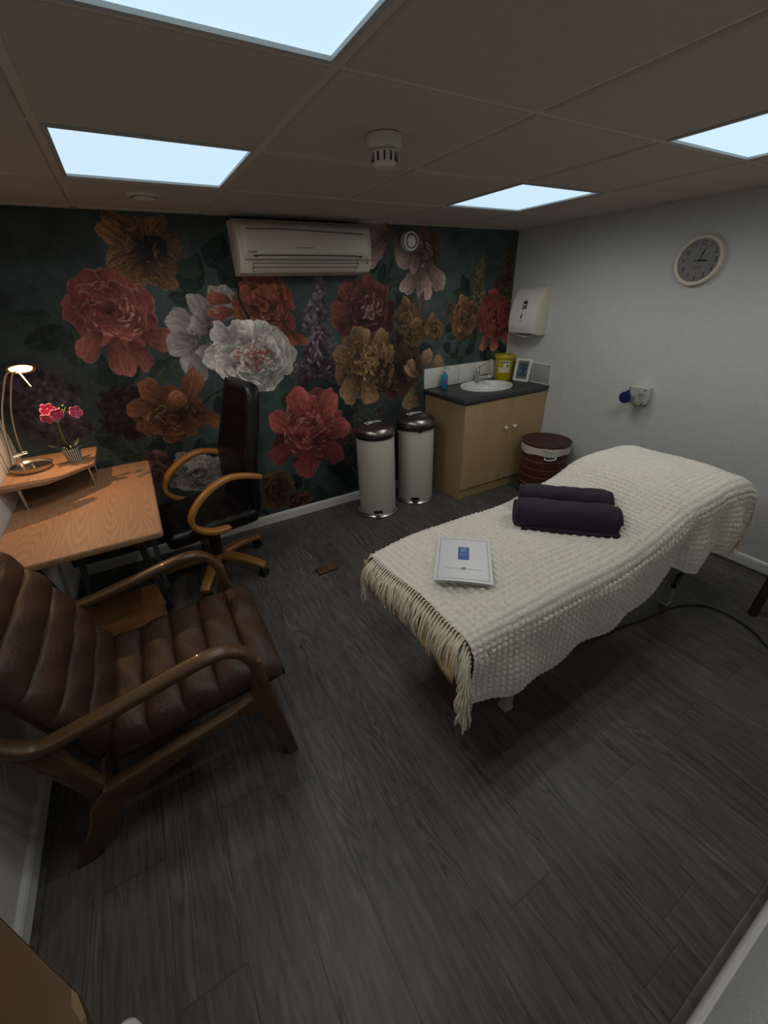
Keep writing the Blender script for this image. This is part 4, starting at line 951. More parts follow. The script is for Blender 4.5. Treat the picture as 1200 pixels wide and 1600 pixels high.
# ------------------------------------------------------------------ waffle blanket
def hem(x):
    xs = [.5, .62, .68, .74, .84, 1.04, 1.25, 1.40, 1.6, 1.72, 1.80, 1.86, 1.92, 2.0, 2.07, 2.12, 2.20, 2.30, 2.45]
    zs = [.46, .43, .40, .385, .345, .312, .318, .325, .360, .405, .445, .462, .425, .398, .400, .455, .43, .38, .36]
    return float(np.interp(x, xs, zs))
def fold(x):  # sideways waves of the hanging side
    return .010*math.sin(x*9.5)+.007*math.sin(x*23+1)+.020*math.exp(-((x-1.98)/.06)**2)-.018*math.exp(-((x-1.86)/.04)**2)+.022*math.exp(-((x-2.28)/.07)**2)-.015*math.exp(-((x-2.14)/.04)**2)
rngb = np.random.RandomState(11)
def bl_point(u, s):
    """u: 0..1 along the table, s: -1..0 far side drop, 0..1 across, 1..2 near side drop -> point"""
    xs0 = .628+.026*min(max(s, 0), 1)-.012*max(0, s-1); x = xs0+(2.455-xs0)*u
    zt_ = ztop(x)+.004
    yn, yf = .632, 1.268; rr = .055
    bump_ = .008*math.sin(x*7+s*3)*math.sin(s*5+1)
    if s < 0:
        drop = (zt_-.42)*(-s); 
        if drop < rr: a = drop/rr*PI/2*.999; return (x, yf-rr+rr*math.sin(a), zt_-rr+rr*math.cos(a)+0)
        return (x, yf+.010*math.sin(x*11), zt_-drop)
    if s <= 1:
        y = yf-rr+(yn+rr-(yf-rr))*s
        side = 1-(2*s-1)**2
        skew = -.02*s*(1-u)
        w = .006*math.sin(9*x+4*y)+.004*math.sin(21*x-13*y)
        return (x+skew*0, y, zt_+(.012+w)*side+bump_*side*.6)
    q = s-1; L_ = zt_-hem(x)
    drop = L_*q
    if drop < rr*1.57: a = drop/rr; return (x, yn+rr-rr*math.sin(a), zt_-rr+rr*math.cos(a))
    dz = drop-rr*.57; f = fold(x)*min(1, (dz-rr)/.15)
    return (x+.01*math.sin(x*6)*q, yn-.004-.012*q-f-.010*math.sin(q*4+x*5)*q, zt_-dz*(L_/(L_-rr*.57))*1.0 if False else zt_-dz)
def build_blanket():
    CE = .0255
    nu = int(1.87/CE*7); nt_ = [('f', int(.30/CE*3)), ('t', int(.56/CE*6)), ('n', int(.38/CE*6))]
    S = list(np.linspace(-1, 0, nt_[0][1]))[:-1]+list(np.linspace(0, 1, nt_[1][1]))[:-1]+list(np.linspace(1, 2, nt_[2][1]))
    U = np.linspace(0, 1, nu)
    Pn = np.array([[bl_point(u, s) for s in S] for u in U])
    du = np.gradient(Pn, axis=0); ds = np.gradient(Pn, axis=1)
    N_ = np.cross(ds, du); N_ /= np.linalg.norm(N_, axis=2, keepdims=True)+1e-9
    if N_[nu//2, len(S)//2, 2] < 0: N_ = -N_
    # arc-length coordinates
    au = np.cumsum(np.linalg.norm(du, axis=2), axis=0)[:, len(S)//2][:, None]*np.ones((1, len(S)))
    as_ = np.cumsum(np.linalg.norm(ds, axis=2), axis=1); as_ = np.median(as_, axis=0)[None, :]*np.ones((nu, 1))
    j = rngb.rand(nu, len(S))
    wob = .25*np.sin(as_*14+au*3)+.25*np.sin(au*11-as_*5)
    a = np.abs(np.sin(PI*(au/CE)+wob)); b = np.abs(np.sin(PI*(as_/CE)+wob*1.2))
    h = (a**.55*(.5+.5*b**.55))
    big = np.sin(au*17+2*np.sin(as_*9))*np.sin(as_*13+1)
    edge = np.clip((2-np.array(S))*8, .35, 1)[None, :]
    Q = Pn+N_*(edge*h*.0150+.0022*(j-.5)*2+.003*big)[..., None]
    nv = nu*len(S); m_ = len(S)
    ii = np.arange(nu-1)[:, None]*m_+np.arange(m_-1)[None, :]
    faces = np.stack([ii, ii+1, ii+m_+1, ii+m_], -1).reshape(-1, 4)
    loc = Vector((1.5, .96, .69))
    me = bpy.data.meshes.new('woven_cloth'); co = (Q.reshape(-1, 3)-np.array(loc)).astype(np.float32)
    me.vertices.add(nv); me.vertices.foreach_set('co', co.ravel()); me.loops.add(len(faces)*4); me.loops.foreach_set('vertex_index', faces.ravel().astype(np.int32))
    me.polygons.add(len(faces)); me.polygons.foreach_set('loop_start', np.arange(0, len(faces)*4, 4, dtype=np.int32)); me.polygons.foreach_set('loop_total', np.full(len(faces), 4, np.int32)); me.polygons.foreach_set('use_smooth', [True]*len(faces)); me.update(calc_edges=True)
    m = mat('cream_cotton_waffle', (.86, .83, .75), .9, bump=.7, bscale=420, var=.08, vscale=60, sheen=.2); me.materials.append(m)
    t = T('waffle_blanket', 'cream waffle-weave blanket with fringed ends draped over the massage table', 'blanket', loc)
    o = bpy.data.objects.new('woven_cloth', me); COL.objects.link(o); o.parent = t
    so = o.modifiers.new('s', 'SOLIDIFY'); so.thickness = .004; so.offset = -1
    M_fr = mat('cream_fringe_cotton', (.78, .73, .60), .9, sheen=.2)
    rf = random.Random(4)
    # fringe tassels along the foot hem
    def tassel(p, out, L_, n=5, spread=.006, r=.0016, down=1.0):
        mb = MB(); p = Vector(p); out = Vector(out)
        mb.tube([p-out*.004, p+out*.006+Vector((0, 0, .002)), p+out*.012], [.002, .0045, .003], 6)
        q0 = p+out*.010
        for k in range(n):
            dx = Vector((rf.uniform(-1, 1), rf.uniform(-1, 1), rf.uniform(-.3, .3)))*spread; l = L_*rf.uniform(.75, 1.1)
            sw = Vector((rf.uniform(-1, 1), rf.uniform(-1, 1), 0))*.010
            mb.tube([q0, q0+out*.026+dx*.6+Vector((0, 0, -l*.16*down)), q0+out*.036+dx*1.4+sw+Vector((0, 0, -l*.62)), q0+out*.030+dx*2+sw*.3+Vector((0, 0, -l))], [r, r, r, r*.8], 4, 3)
        return mb
    nT = 40; foot = []
    for k in range(nT):
        s = .01+1.03*k/(nT-1)
        p = Vector(bl_point(0, min(s, 1.0)));
        if s > 1: p = Vector(bl_point(0, 1+(s-1)*1.2))
        foot.append((p, s))
    for k, (p, s) in enumerate(foot):
        L_ = .105+.035*s+rf.uniform(-.02, .012)
        tassel(p+Vector((0, 0, .003)), (-.85, -.15, -.15), L_, 9, .009, .0026).build('tassel', M_fr, t)
    # far corner: limp tassels below the edge
    for k in range(4):
        p = Vector(bl_point(0, -.10-.18*k)); tassel(p, (-.4, .2, -.3), .10, 7, .008, .0022).build('tassel', M_fr, t)
    # near corner: gathered bunch hanging down the side
    for k in range(15):
        q = (k+.5)/15; p = Vector(bl_point(0, 1.06+.86*q)); p.x -= .004
        tassel(p, (-.55, -.25, -.5), .10+.03*rf.random(), 12, .011, .0026).build('tassel', M_fr, t)
    # head end
    for k in range(34):
        s = .01+1.0*k/33; p = Vector(bl_point(1, s)); tassel(p, (.8, 0, .15), .07+.03*rf.random(), 4, .008, .002).build('tassel', M_fr, t)
    for k in range(12):
        p = Vector(bl_point(1, 1.05+.9*k/11)); tassel(p, (.6, -.25, -.2), .075, 5, .008, .002).build('tassel', M_fr, t)
build_blanket()

# ------------------------------------------------------------------ towels
M_tow = mat('aubergine_towelling', (.018, .007, .026), .95, bump=1.0, bscale=500, sheen=.08, var=.2, vscale=80)
def towel(cx, cy, zb, L_, ang, rad, lab, seed, oval=(1.15, .85), curl=True):
    r_ = random.Random(seed); ax = Vector((math.cos(ang), math.sin(ang), 0)); sd = Vector((-math.sin(ang), math.cos(ang), 0))
    t = T('rolled_towel', lab, 'towel', (cx, cy, zb), 'dark purple towels on the blanket')
    n = 46; K = 40; rows = []
    for i in range(n+1):
        u = -1+2*i/n; e = 1-abs(u)**10*.16
        row = []
        for k in range(K):
            a = 2*PI*k/K; ca, sa = math.cos(a), math.sin(a)
            rr = rad*e*(1+.03*math.sin(3*a+u*3+seed)+.02*math.sin(7*a+u*9)+.012*math.sin(u*21+a*2))
            x = math.copysign(abs(ca)**.85, ca)*rr*oval[0]; z = math.copysign(abs(sa)**.85, sa)*rr*oval[1]
            # groove where the loose outer layer ends
            g = math.exp(-((a-5.6)/.12)**2)*.010; x -= ca*g; z -= sa*g
            z = max(z, -rad*oval[1]*.80)
            row.append((x, z))
        rows.append((u, row))
    vs = []; fs = []
    for u, row in rows:
        for x, z in row: p = Vector((cx, cy, zb+rad*oval[1]*.80))+ax*(u*L_/2+.006*math.sin(z*60))+sd*x+Vector((0, 0, z)); vs.append(p)
    for i in range(n):
        for k in range(K): fs.append((i*K+k, i*K+(k+1) % K, (i+1)*K+(k+1) % K, (i+1)*K+k))
    fs += [tuple(range(K)), tuple(n*K+k for k in range(K))]
    MB().add(vs, fs).build('towelling_roll', M_tow, t)
    for sgn in (-1, 1):  # spiral end of the roll
        pts = []
        for k in range(60):
            a = k/60*5*PI; rr = rad*(.12+.80*k/60)
            pts.append(Vector((cx, cy, zb+rad*oval[1]*.80))+ax*(sgn*(L_/2+.002))+sd*(math.cos(a)*rr*oval[0])+Vector((0, 0, max(math.sin(a)*rr*oval[1], -rad*oval[1]*.74))))
        MB().tube(pts, .0075, 6).build('rolled_end', M_tow, t)
    # loose hem layer under the front
    mb = MB(); pts = [Vector((cx, cy, zb+.017))+ax*(L_*u)-sd*(rad*oval[0]*.88)+Vector((0, 0, .002*math.sin(u*20))) for u in (-.44, -.2, 0, .2, .47, .50)]
    mb.tube(pts, 1, 10, 4, flat=(.022, .010)); mb.build('loose_hem', M_tow, t)
AN = math.atan2(-.29, .30)
towel(1.435, .940, ztop(1.43)+.012, .41, AN, .071, 'nearer of two dark purple rolled towels on the cream blanket', 1)
towel(1.560, 1.045, ztop(1.55)+.010, .385, AN-.04, .062, 'farther dark purple rolled towel, half hidden behind the nearer one', 2)

# ------------------------------------------------------------------ leaflet
tl, tr, br_, bl_ = Vector((.911, 1.152, 0)), Vector((1.071, 1.012, 0)), Vector((.877, .786, 0)), Vector((.715, .923, 0))
ce = (tl+tr+br_+bl_)/4*.985; ux = ((tr-tl)+(br_-bl_)).normalized(); uy = Vector((-ux.y, ux.x, 0))
LZ = .7165
t = T('leaflet', 'white folded leaflet with blue logo lying on the cream blanket', 'leaflet', (ce.x, ce.y, LZ))
F = frame_M((ce.x, ce.y, LZ), ux, uy)
M_pap = mat('white_satin_paper', (.66, .68, .70), .35)
def sheet(w, h, lift, z0):
    vs = []; fs = []; n = 12; m_ = 12
    for i in range(n+1):
        for j in range(m_+1):
            u = i/n; v = j/m_; z = z0+lift*(1-v)**2*(.5+.5*math.sin(PI*(u*.9+.05)))+.002*math.sin(PI*u)
            vs.append(((u-.5)*w, (v-.5)*h, z))
    for i in range(n):
        for j in range(m_): a = i*(m_+1)+j; fs.append((a, a+m_+1, a+m_+2, a+1))
    return vs, fs
vs, fs = sheet(.210, .297, .007, .002); o = MB().add(vs, fs, F).build('front_cover', M_pap, t, smooth=False); so = o.modifiers.new('s', 'SOLIDIFY'); so.thickness = .0006
vs, fs = sheet(.210, .297, .001, .0005); o = MB().add(vs, fs, F).build('back_page', M_pap, t, smooth=False); so = o.modifiers.new('s', 'SOLIDIFY'); so.thickness = .0006
def zl(u, v, e=.0012):
    U = u/.21+.5; V = v/.297+.5; return .002+.007*(1-V)**2*(.5+.5*math.sin(PI*(U*.9+.05)))+.002*math.sin(PI*U)+e
M_ink = mat('grey_ink', (.16, .18, .24), .6); M_logo = mat('logo_blue', (.015, .09, .36), .45); M_pale = mat('logo_pale_print', (.45, .52, .62), .5)
mb = MB()
def pline(p, q, w=.0007):
    n = 14; P = [((p[0]+(q[0]-p[0])*k/n), (p[1]+(q[1]-p[1])*k/n)) for k in range(n+1)]
    d = Vector((q[0]-p[0], q[1]-p[1], 0)).normalized(); nn = (-d.y*w, d.x*w); vs = []; fs = []
    for a, b in P: vs += [(a+nn[0], b+nn[1], zl(a, b)), (a-nn[0], b-nn[1], zl(a, b))]
    for k in range(n): fs.append((2*k, 2*k+1, 2*k+3, 2*k+2))
    mb.add(vs, fs, F)
bw, bh = .092, .134
pline((-bw, -bh), (bw, -bh)); pline((-bw, bh), (bw, bh)); pline((-bw, -bh), (-bw, bh)); pline((bw, -bh), (bw, bh)); mb.build('border_line', M_ink, t, smooth=False)
mb = MB(); pline((-.066, -.070), (-.012, -.070), .0006); pline((.010, -.070), (.066, -.070), .0006)
mb.tube([(-.012, -.070, zl(0, -.07)), (-.002, -.066, zl(0, -.07)), (.004, -.060, zl(0, -.07)), (.008, -.064, zl(0, -.07)), (-.004, -.074, zl(0, -.07)), (-.010, -.078, zl(0, -.07))], .0008, 5, 4, M=F)
mb.tube([(.010, -.070, zl(0, -.07)), (.002, -.074, zl(0, -.07)), (-.004, -.068, zl(0, -.07)), (.002, -.064, zl(0, -.07))], .0007, 5, 4, M=F); mb.build('flourish_line', M_ink, t)
lc = (0, .034)
mb = MB(); vs = []; fs = []
for j in range(7):
    for i in range(2): u = lc[0]-.021+.042*i; v = lc[1]-.044+.088*j/6; vs.append((u, v, zl(0, v, .0014)))
for j in range(6): fs.append((2*j, 2*j+1, 2*j+3, 2*j+2))
lg = mb.add(vs, fs, F).build('logo_panel', M_logo, t, smooth=False)
zz = zl(0, .04, .0022)
text_mb('LILY', .0155, F @ Matrix.Translation((0, lc[1]-.010, zl(0, lc[1]-.01, .0020))), .0002, squash=1.05).build('logo_word', M_pale, lg, smooth=False)
text_mb('HOUSE', .0085, F @ Matrix.Translation((0, lc[1]-.023, zl(0, lc[1]-.023, .0020))), .0002, squash=1.1).build('logo_word', mat('logo_mid_blue_print', (.12, .24, .50), .5), lg, smooth=False)
text_mb('~', .010, F @ Matrix.Translation((0, lc[1]-.037, zl(0, lc[1]-.037, .0020))), .0002).build('logo_ornament', M_pale, lg, smooth=False)
mb = MB(); w_, h0, h1 = .009, .006, .034
ar = [(-w_, h0), (-w_, h1-.006), (-w_*.5, h1-.001), (0, h1+.001), (w_*.5, h1-.001), (w_, h1-.006), (w_, h0)]
mb.tube([(a, lc[1]+b, zz) for a, b in ar], .0018, 5, M=F); mb.tube([(a*.5, lc[1]+h0+(b-h0)*.75, zz) for a, b in ar], .0010, 5, M=F); mb.tube([(0, lc[1]+.010, zz), (0, lc[1]+.022, zz)], .0016, 5, M=F); mb.build('logo_arch', M_pale, lg)

# ================================================================== desk
M_beech = wood('beech_veneer', (.52, .30, .165), (.34, .15, .06), 'Y', 1.3, .6, 3.4, 0, contrast=.75)
M_beech_e = mat('beech_edge', (.33, .19, .10), .45, var=.2, vscale=30)
t = T('desk', 'beech-topped desk with raised corner shelf and grey metal legs', 'desk', (-.41, 2.35, 0))
def rpoly(pts, r, n=4):
    out = []; m_ = len(pts)
    for i in range(m_):
        p0, p, p1 = Vector(pts[i-1]), Vector(pts[i]), Vector(pts[(i+1) % m_]); a = (p0-p).normalized(); b = (p1-p).normalized()
        A = p+a*r; B = p+b*r
        for k in range(n+1): t_ = k/n; out.append(tuple((1-t_)**2*A+2*t_*(1-t_)*p+t_*t_*B))
    return out
top = rpoly([(-.722, 1.835), (-.655, 1.823), (-.107, 1.823), (-.107, 2.872), (-.722, 2.872)], .02)
MB().prism(top, .7045, .7295, 'z', .002).build('tabletop', M_beech, t, ang=30)
ed = rpoly([(-.726, 1.831), (-.655, 1.819), (-.103, 1.819), (-.103, 2.876), (-.726, 2.876)], .022)
MB().prism(ed, .7010, .7265, 'z', .004).build('edging', M_beech_e, t, ang=30)
sh = [(-.725, 2.385), (-.537, 2.392), (-.345, 2.555), (-.345, 2.70), (-.345, 2.872), (-.725, 2.872)]
MB().prism(rpoly(sh, .008, 3), .852, .870, 'z', .002).build('raised_shelf', M_beech, t, ang=30)
MB().prism(rpoly([(a*1.0+(.002 if a > -.7 else -.002), b-(.002 if b < 2.7 else 0)) for a, b in sh], .009, 3), .8505, .8675, 'z', .002).build('shelf_edging', M_beech_e, t, ang=30)
for x, y in ((-.665, 2.44), (-.385, 2.60), (-.66, 2.82), (-.385, 2.82)):
    mb = MB(); mb.tube([(x, y, .7295), (x, y, .852)], .007, 12); mb.lathe([(.011, 0), (.011, .003), (.007, .004)], 16, (x, y, .7295)); mb.build('shelf_support', M_steel, t)
for x in (-.21, -.60):
    mb = MB(); mb.tube([(x, 1.885, .700), (x-.0, 2.245, .014)], 1, 4, flat=(.026, .019), up=(1, 0, 0)); l = mb.build('leg', M_darkmetal, t, ang=20)
    mb = MB(); mb.tube([(x, 2.80, .700), (x, 2.45, .014)], 1, 4, flat=(.026, .019), up=(1, 0, 0)); mb.build('leg', M_darkmetal, t, ang=20)
    mb = MB(); mb.box((x, 2.34, .688), (.04, .92, .024), .003); mb.build('top_rail', M_darkmetal, t)
    mb = MB(); mb.box((x, 2.345, .018), (.04, .48, .030), .004); mb.build('foot_rail', M_darkmetal, t)
mb = MB(); mb.box((-.405, 2.0, .674), (.35, .03, .03), .003); mb.build('cross_rail', M_darkmetal, t)
mb = MB(); mb.box((-.405, 2.70, .674), (.35, .03, .03), .003); mb.build('cross_rail', M_darkmetal, t)
M_low = wood('lower_shelf_veneer', (.36, .17, .075), (.22, .10, .04), 'X', 1.15, .4, 1, .2)
MB().prism(rpoly([(-.66, 1.93), (-.235, 1.93), (-.232, 2.50), (-.66, 2.50)], .012), .036, .054, 'z', .002).build('lower_shelf', M_low, t, ang=30)

# desk lamp
t = T('desk_lamp', 'lit satin-nickel desk lamp with twin rods on the raised shelf', 'desk lamp', (-.62, 2.625, .870))
c = (-.618, 2.622, .870)
MB().lathe([(.080, 0), (.084, .003), (.092, .020), (.093, .028), (.088, .028), (.080, .018), (.05, .014), (0, .014)], 56, c).build('base_dish', M_nickel, t)
MB().lathe([(.006, .012), (.006, .034), (.0045, .038), (0, .039)], 16, (c[0]+.012, c[1]-.02, c[2])).build('switch_knob', M_nickel, t)
mb = MB(); mb.tube([(c[0]-.035, c[1], .884), (c[0]-.032, c[1], .925), (c[0]-.028, c[1], .958)], .007, 12, 3); mb.build('stem', M_nickel, t)
mb = MB(); mb.tube([(c[0]-.052, c[1]-.012, .958), (c[0]+.004, c[1]+.012, .962)], .0085, 14); mb.build('clamp_bar', M_chrome, t)
hd = (-.478, 2.56, 1.362)
for dx, dy in ((0, 0), (.036, .018)):
    mb = MB(); mb.tube([(c[0]-.046+dx, c[1]-.012+dy, .955), (c[0]-.040+dx, c[1]-.014+dy, 1.04), (c[0]-.012+dx*.9, c[1]-.02+dy, 1.16), (c[0]+.035+dx*.7, c[1]-.03+dy, 1.27), (-.540+dx*.6, 2.565+dy*.5, 1.345), (-.515+dx*.5, 2.562, 1.356)], .0042, 10, 6); mb.build('rod', M_nickel, t)
F = frame_M(hd, (1, 0, .05), (0, .86, -.50), None)
mb = MB(); mb.lathe([(0, .020), (.020, .0195), (.038, .014), (.050, .004), (.052, 0), (.047, .0), (.036, .008), (.018, .012), (0, .013)], 40, M=F @ Matrix.Diagonal((1.08, .9, 1, 1))); mb.build('shade', M_nickel, t)
MB().lathe([(0, .0085), (.030, .007), (.040, .002), (.030, -.001), (0, -.002)], 32, M=F @ Matrix.Diagonal((1.08, .9, 1, 1))).build('bulb_glass', emit('halogen_glow', (1, .66, .30), 9.0), t)
mb = MB(); mb.tube([(hd[0]-.015, hd[1], 1.356), (hd[0]+.000, hd[1]-.012, 1.318), (hd[0]+.012, hd[1]-.018, 1.285)], .0032, 8, 3); mb.build('tilt_handle', emit('handle_painted_glow', (1, .62, .3), .35), t)  # handle is no source; weak emission paints the bulb's light onto it
mb = MB(); mb.tube([(c[0]-.09, c[1]+.03, .878), (-.708, 2.68, .90), (-.716, 2.80, 1.0), (-.719, 2.86, 1.2), (-.722, 2.90, 1.3)], .0025, 6, 5); mb.build('cord', M_black, t)

# orchid
t = T('potted_orchid', 'pink artificial orchid in a black-and-white striped pot on the raised shelf', 'potted plant', (-.432, 2.635, .870))
c = (-.432, 2.635, .870)
M_pot = bpy.data.materials.new('striped_pot'); M_pot.use_nodes = True; N = M_pot.node_tree.nodes; L = M_pot.node_tree.links
tc = N.new('ShaderNodeTexCoord'); sp = N.new('ShaderNodeSeparateXYZ'); L.new(tc.outputs['Object'], sp.inputs[0]); an = N.new('ShaderNodeMath'); an.operation = 'ARCTAN2'; L.new(sp.outputs[1], an.inputs[0]); L.new(sp.outputs[0], an.inputs[1])
m2 = N.new('ShaderNodeMath'); m2.operation = 'MULTIPLY'; m2.inputs[1].default_value = 24; L.new(an.outputs[0], m2.inputs[0]); s2 = N.new('ShaderNodeMath'); s2.operation = 'SINE'; L.new(m2.outputs[0], s2.inputs[0]); g2 = N.new('ShaderNodeMath'); g2.operation = 'GREATER_THAN'; g2.inputs[1].default_value = 0.1; L.new(s2.outputs[0], g2.inputs[0])
mx = N.new('ShaderNodeMix'); mx.data_type = 'RGBA'; mx.inputs[6].default_value = (.03, .03, .03, 1); mx.inputs[7].default_value = (.60, .56, .52, 1); L.new(g2.outputs[0], mx.inputs[0]); L.new(mx.outputs[2], N['Principled BSDF'].inputs['Base Color']); N['Principled BSDF'].inputs['Roughness'].default_value = .4
MB().lathe([(.030, 0), (.033, .002), (.042, .074), (.041, .078), (.038, .076), (.037, .066), (0, .064)], 48, c).build('pot', M_pot, t)
MB().lathe([(.0385, .062), (.03, .067), (0, .070)], 24, c).build('soil', mat('dark_soil', (.02, .015, .01), .9, bump=1, bscale=200), t)
M_stem = mat('orchid_stem_green', (.16, .22, .05), .5); M_lf = mat('orchid_leaf_green', (.035, .07, .025), .4)
mb = MB(); mb.tube([(c[0], c[1], .93), (-.442, 2.63, 1.0), (-.436, 2.62, 1.08), (-.418, 2.61, 1.12)], .0035, 8, 5); mb.build('stem', M_stem, t)
mb = MB(); mb.tube([(-.437, 2.62, 1.085), (-.450, 2.615, 1.12), (-.452, 2.61, 1.15)], .0025, 8, 4); mb.build('stem', M_stem, t)
mb = MB(); mb.tube([(-.418, 2.61, 1.12), (-.395, 2.60, 1.135), (-.375, 2.595, 1.165)], .0022, 8, 4); mb.build('stem', M_stem, t)
for p in ((-.405, 2.60, 1.160), (-.395, 2.605, 1.148), (-.385, 2.60, 1.172)):
    mb = MB(); mb.lathe([(0, -.007), (.005, -.003), (.0055, .002), (0, .007)], 12, p); mb.build('bud', M_stem, t)
def lfm(base, d, L_, W, droop, name, m, par, tipup=0):
    base = Vector(base); d = Vector(d).normalized(); sd = Vector((-d.y, d.x, 0)).normalized() if abs(d.z) < .95 else Vector((1, 0, 0)); vs = []; fs = []; n = 12
    for i in range(n+1):
        u = i/n; w = W/2*math.sin(PI*min(.98, u*.93+.06))**.7; p = base+d*L_*u+Vector((0, 0, tipup*u-droop*u*u))
        nn = sd.cross(d).normalized()
        vs += [p-sd*w+nn*w*.25, p, p+sd*w+nn*w*.25]
    for i in range(n): fs += [(i*3, i*3+3, i*3+4, i*3+1), (i*3+1, i*3+4, i*3+5, i*3+2)]
    o = MB().add(vs, fs).build(name, m, par); s = o.modifiers.new('s', 'SOLIDIFY'); s.thickness = .0012; return o
lfm((c[0], c[1], .935), (1, -.3, .1), .10, .038, .01, 'leaf', M_lf, t, .03)
lfm((c[0], c[1], .935), (-.9, -.2, .3), .09, .03, .0, 'leaf', M_lf, t, .02)
lfm((c[0], c[1], .935), (-.3, -.4, 1), .10, .03, .0, 'leaf', M_lf, t)
lfm((c[0], c[1], .935), (.5, .6, .6), .09, .03, .01, 'leaf', M_lf, t)
M_pk = mat('magenta_petal', (.62, .05, .16), .5, var=.25, vscale=60, sheen=.2); M_pk2 = mat('pale_pink_edge', (.75, .30, .40), .5)
def flower(p, nrm, R, par):
    nrm = Vector(nrm).normalized(); a = nrm.cross(Vector((0, 0, 1))).normalized(); b = a.cross(nrm).normalized() * 1
    b = nrm.cross(a).normalized(); F = frame_M(p, a, b, nrm)
    h = T_local = None
    f = MB()
    f.lathe([(0, -.003), (.004, 0), (.003, .008), (0, .010)], 10, M=F); root = f.build('flower', M_pk2, par)
    for k in range(5):
        an = PI/2+2*PI*k/5; W = R*(1.15 if k in (1, 4) else .75); vs = []; fs = []; n = 8; m_ = 6
        for i in range(n+1):
            for j in range(m_+1):
                u = i/n; v = j/m_*2-1; w = W/2*math.sin(PI*min(.97, u*.85+.10))**.6
                x = u*R; y = v*w; z = .004+.30*R*u*u-.10*R*v*v*u+.04*R*math.sin(6*v+k)
                vs.append((x*math.cos(an)-y*math.sin(an), x*math.sin(an)+y*math.cos(an), z))
        for i in range(n):
            for j in range(m_): q = i*(m_+1)+j; fs.append((q, q+m_+1, q+m_+2, q+1))
        o = MB().add(vs, fs, F).build('petal', M_pk, root); s = o.modifiers.new('s', 'SOLIDIFY'); s.thickness = .001
        rim = [(R*.55, -W*.49), (R*.85, -W*.36), (R*.98, 0), (R*.85, W*.36), (R*.55, W*.49)]
        MB().tube([(x*math.cos(an)-y*math.sin(an), x*math.sin(an)+y*math.cos(an), .006+.30*R*(x/R)**2) for x, y in rim], .0011, 5, 3, M=F).build('petal_edge', M_pk2, root)
flower((-.452, 2.60, 1.165), (.2, -1, -.1), .034, t); flower((-.428, 2.585, 1.140), (.5, -.9, -.3), .034, t); flower((-.462, 2.585, 1.128), (-.3, -.9, -.5), .030, t); flower((-.347, 2.595, 1.135), (.5, -.8, .1), .032, t)

# ================================================================== office chair
M_arm = wood('honey_varnished_wood', (.44, .20, .045), (.30, .12, .022), 'X', 1, .28, .4, .5, contrast=.6)
M_arm_d = wood('honey_varnished_base', (.36, .17, .045), (.24, .10, .022), 'X', 1, .3, .4, .4, contrast=.6)
t = T('office_chair', 'high-backed black leather office chair with bentwood arms, facing the desk', 'office chair', (.13, 2.50, 0))
CH = Matrix.Translation((.13, 2.50, 0)) @ Matrix.Rotation(math.radians(9), 4, 'Z')   # local: faces -x, width along y
# seat cushion
def pillow(mb, x0, x1, y0, y1, z0, z1, r, M, puff=.012, grooves=0, n=24):
    """rounded cushion; grooves run across y"""
    vs = []; fs = []; P = []
    cx, cy, cz = (x0+x1)/2, (y0+y1)/2, (z0+z1)/2; hx, hy, hz = (x1-x0)/2, (y1-y0)/2, (z1-z0)/2
    bm = bmesh.new(); bmesh.ops.create_cube(bm, size=2); bmesh.ops.subdivide_edges(bm, edges=bm.edges[:], cuts=n, use_grid_fill=True)
    for v in bm.verts:
        x, y, z = v.co; X_ = x*hx; Y_ = y*hy; Z_ = z*hz
        # rounded box
        ix = max(-(hx-r), min(hx-r, X_)); iy = max(-(hy-r), min(hy-r, Y_)); iz = max(-(hz-r), min(hz-r, Z_)); d = Vector((X_-ix, Y_-iy, Z_-iz))
        q = Vector((ix, iy, iz))+(d.normalized()*r if d.length > 1e-6 else d)
        fx = 1-(X_/hx)**2; fy = 1-(Y_/hy)**2
        if z > .0: q.z += puff*fx*fy
        if grooves and z > 0:
            g = abs(math.sin(PI*(X_/hx*.5+.5)*grooves)); q.z -= .016*(1-min(1, g*1.6))**1.5*min(1, fy*3)
        v.co = q+Vector((cx, cy, cz))
    mb.bm(bm, M); return mb
mb = MB(); pillow(mb, -.29, .24, -.25, .25, .39, .485, .035, CH, .015, 5, 22); mb.build('seat', M_blackleather, t, ang=60)
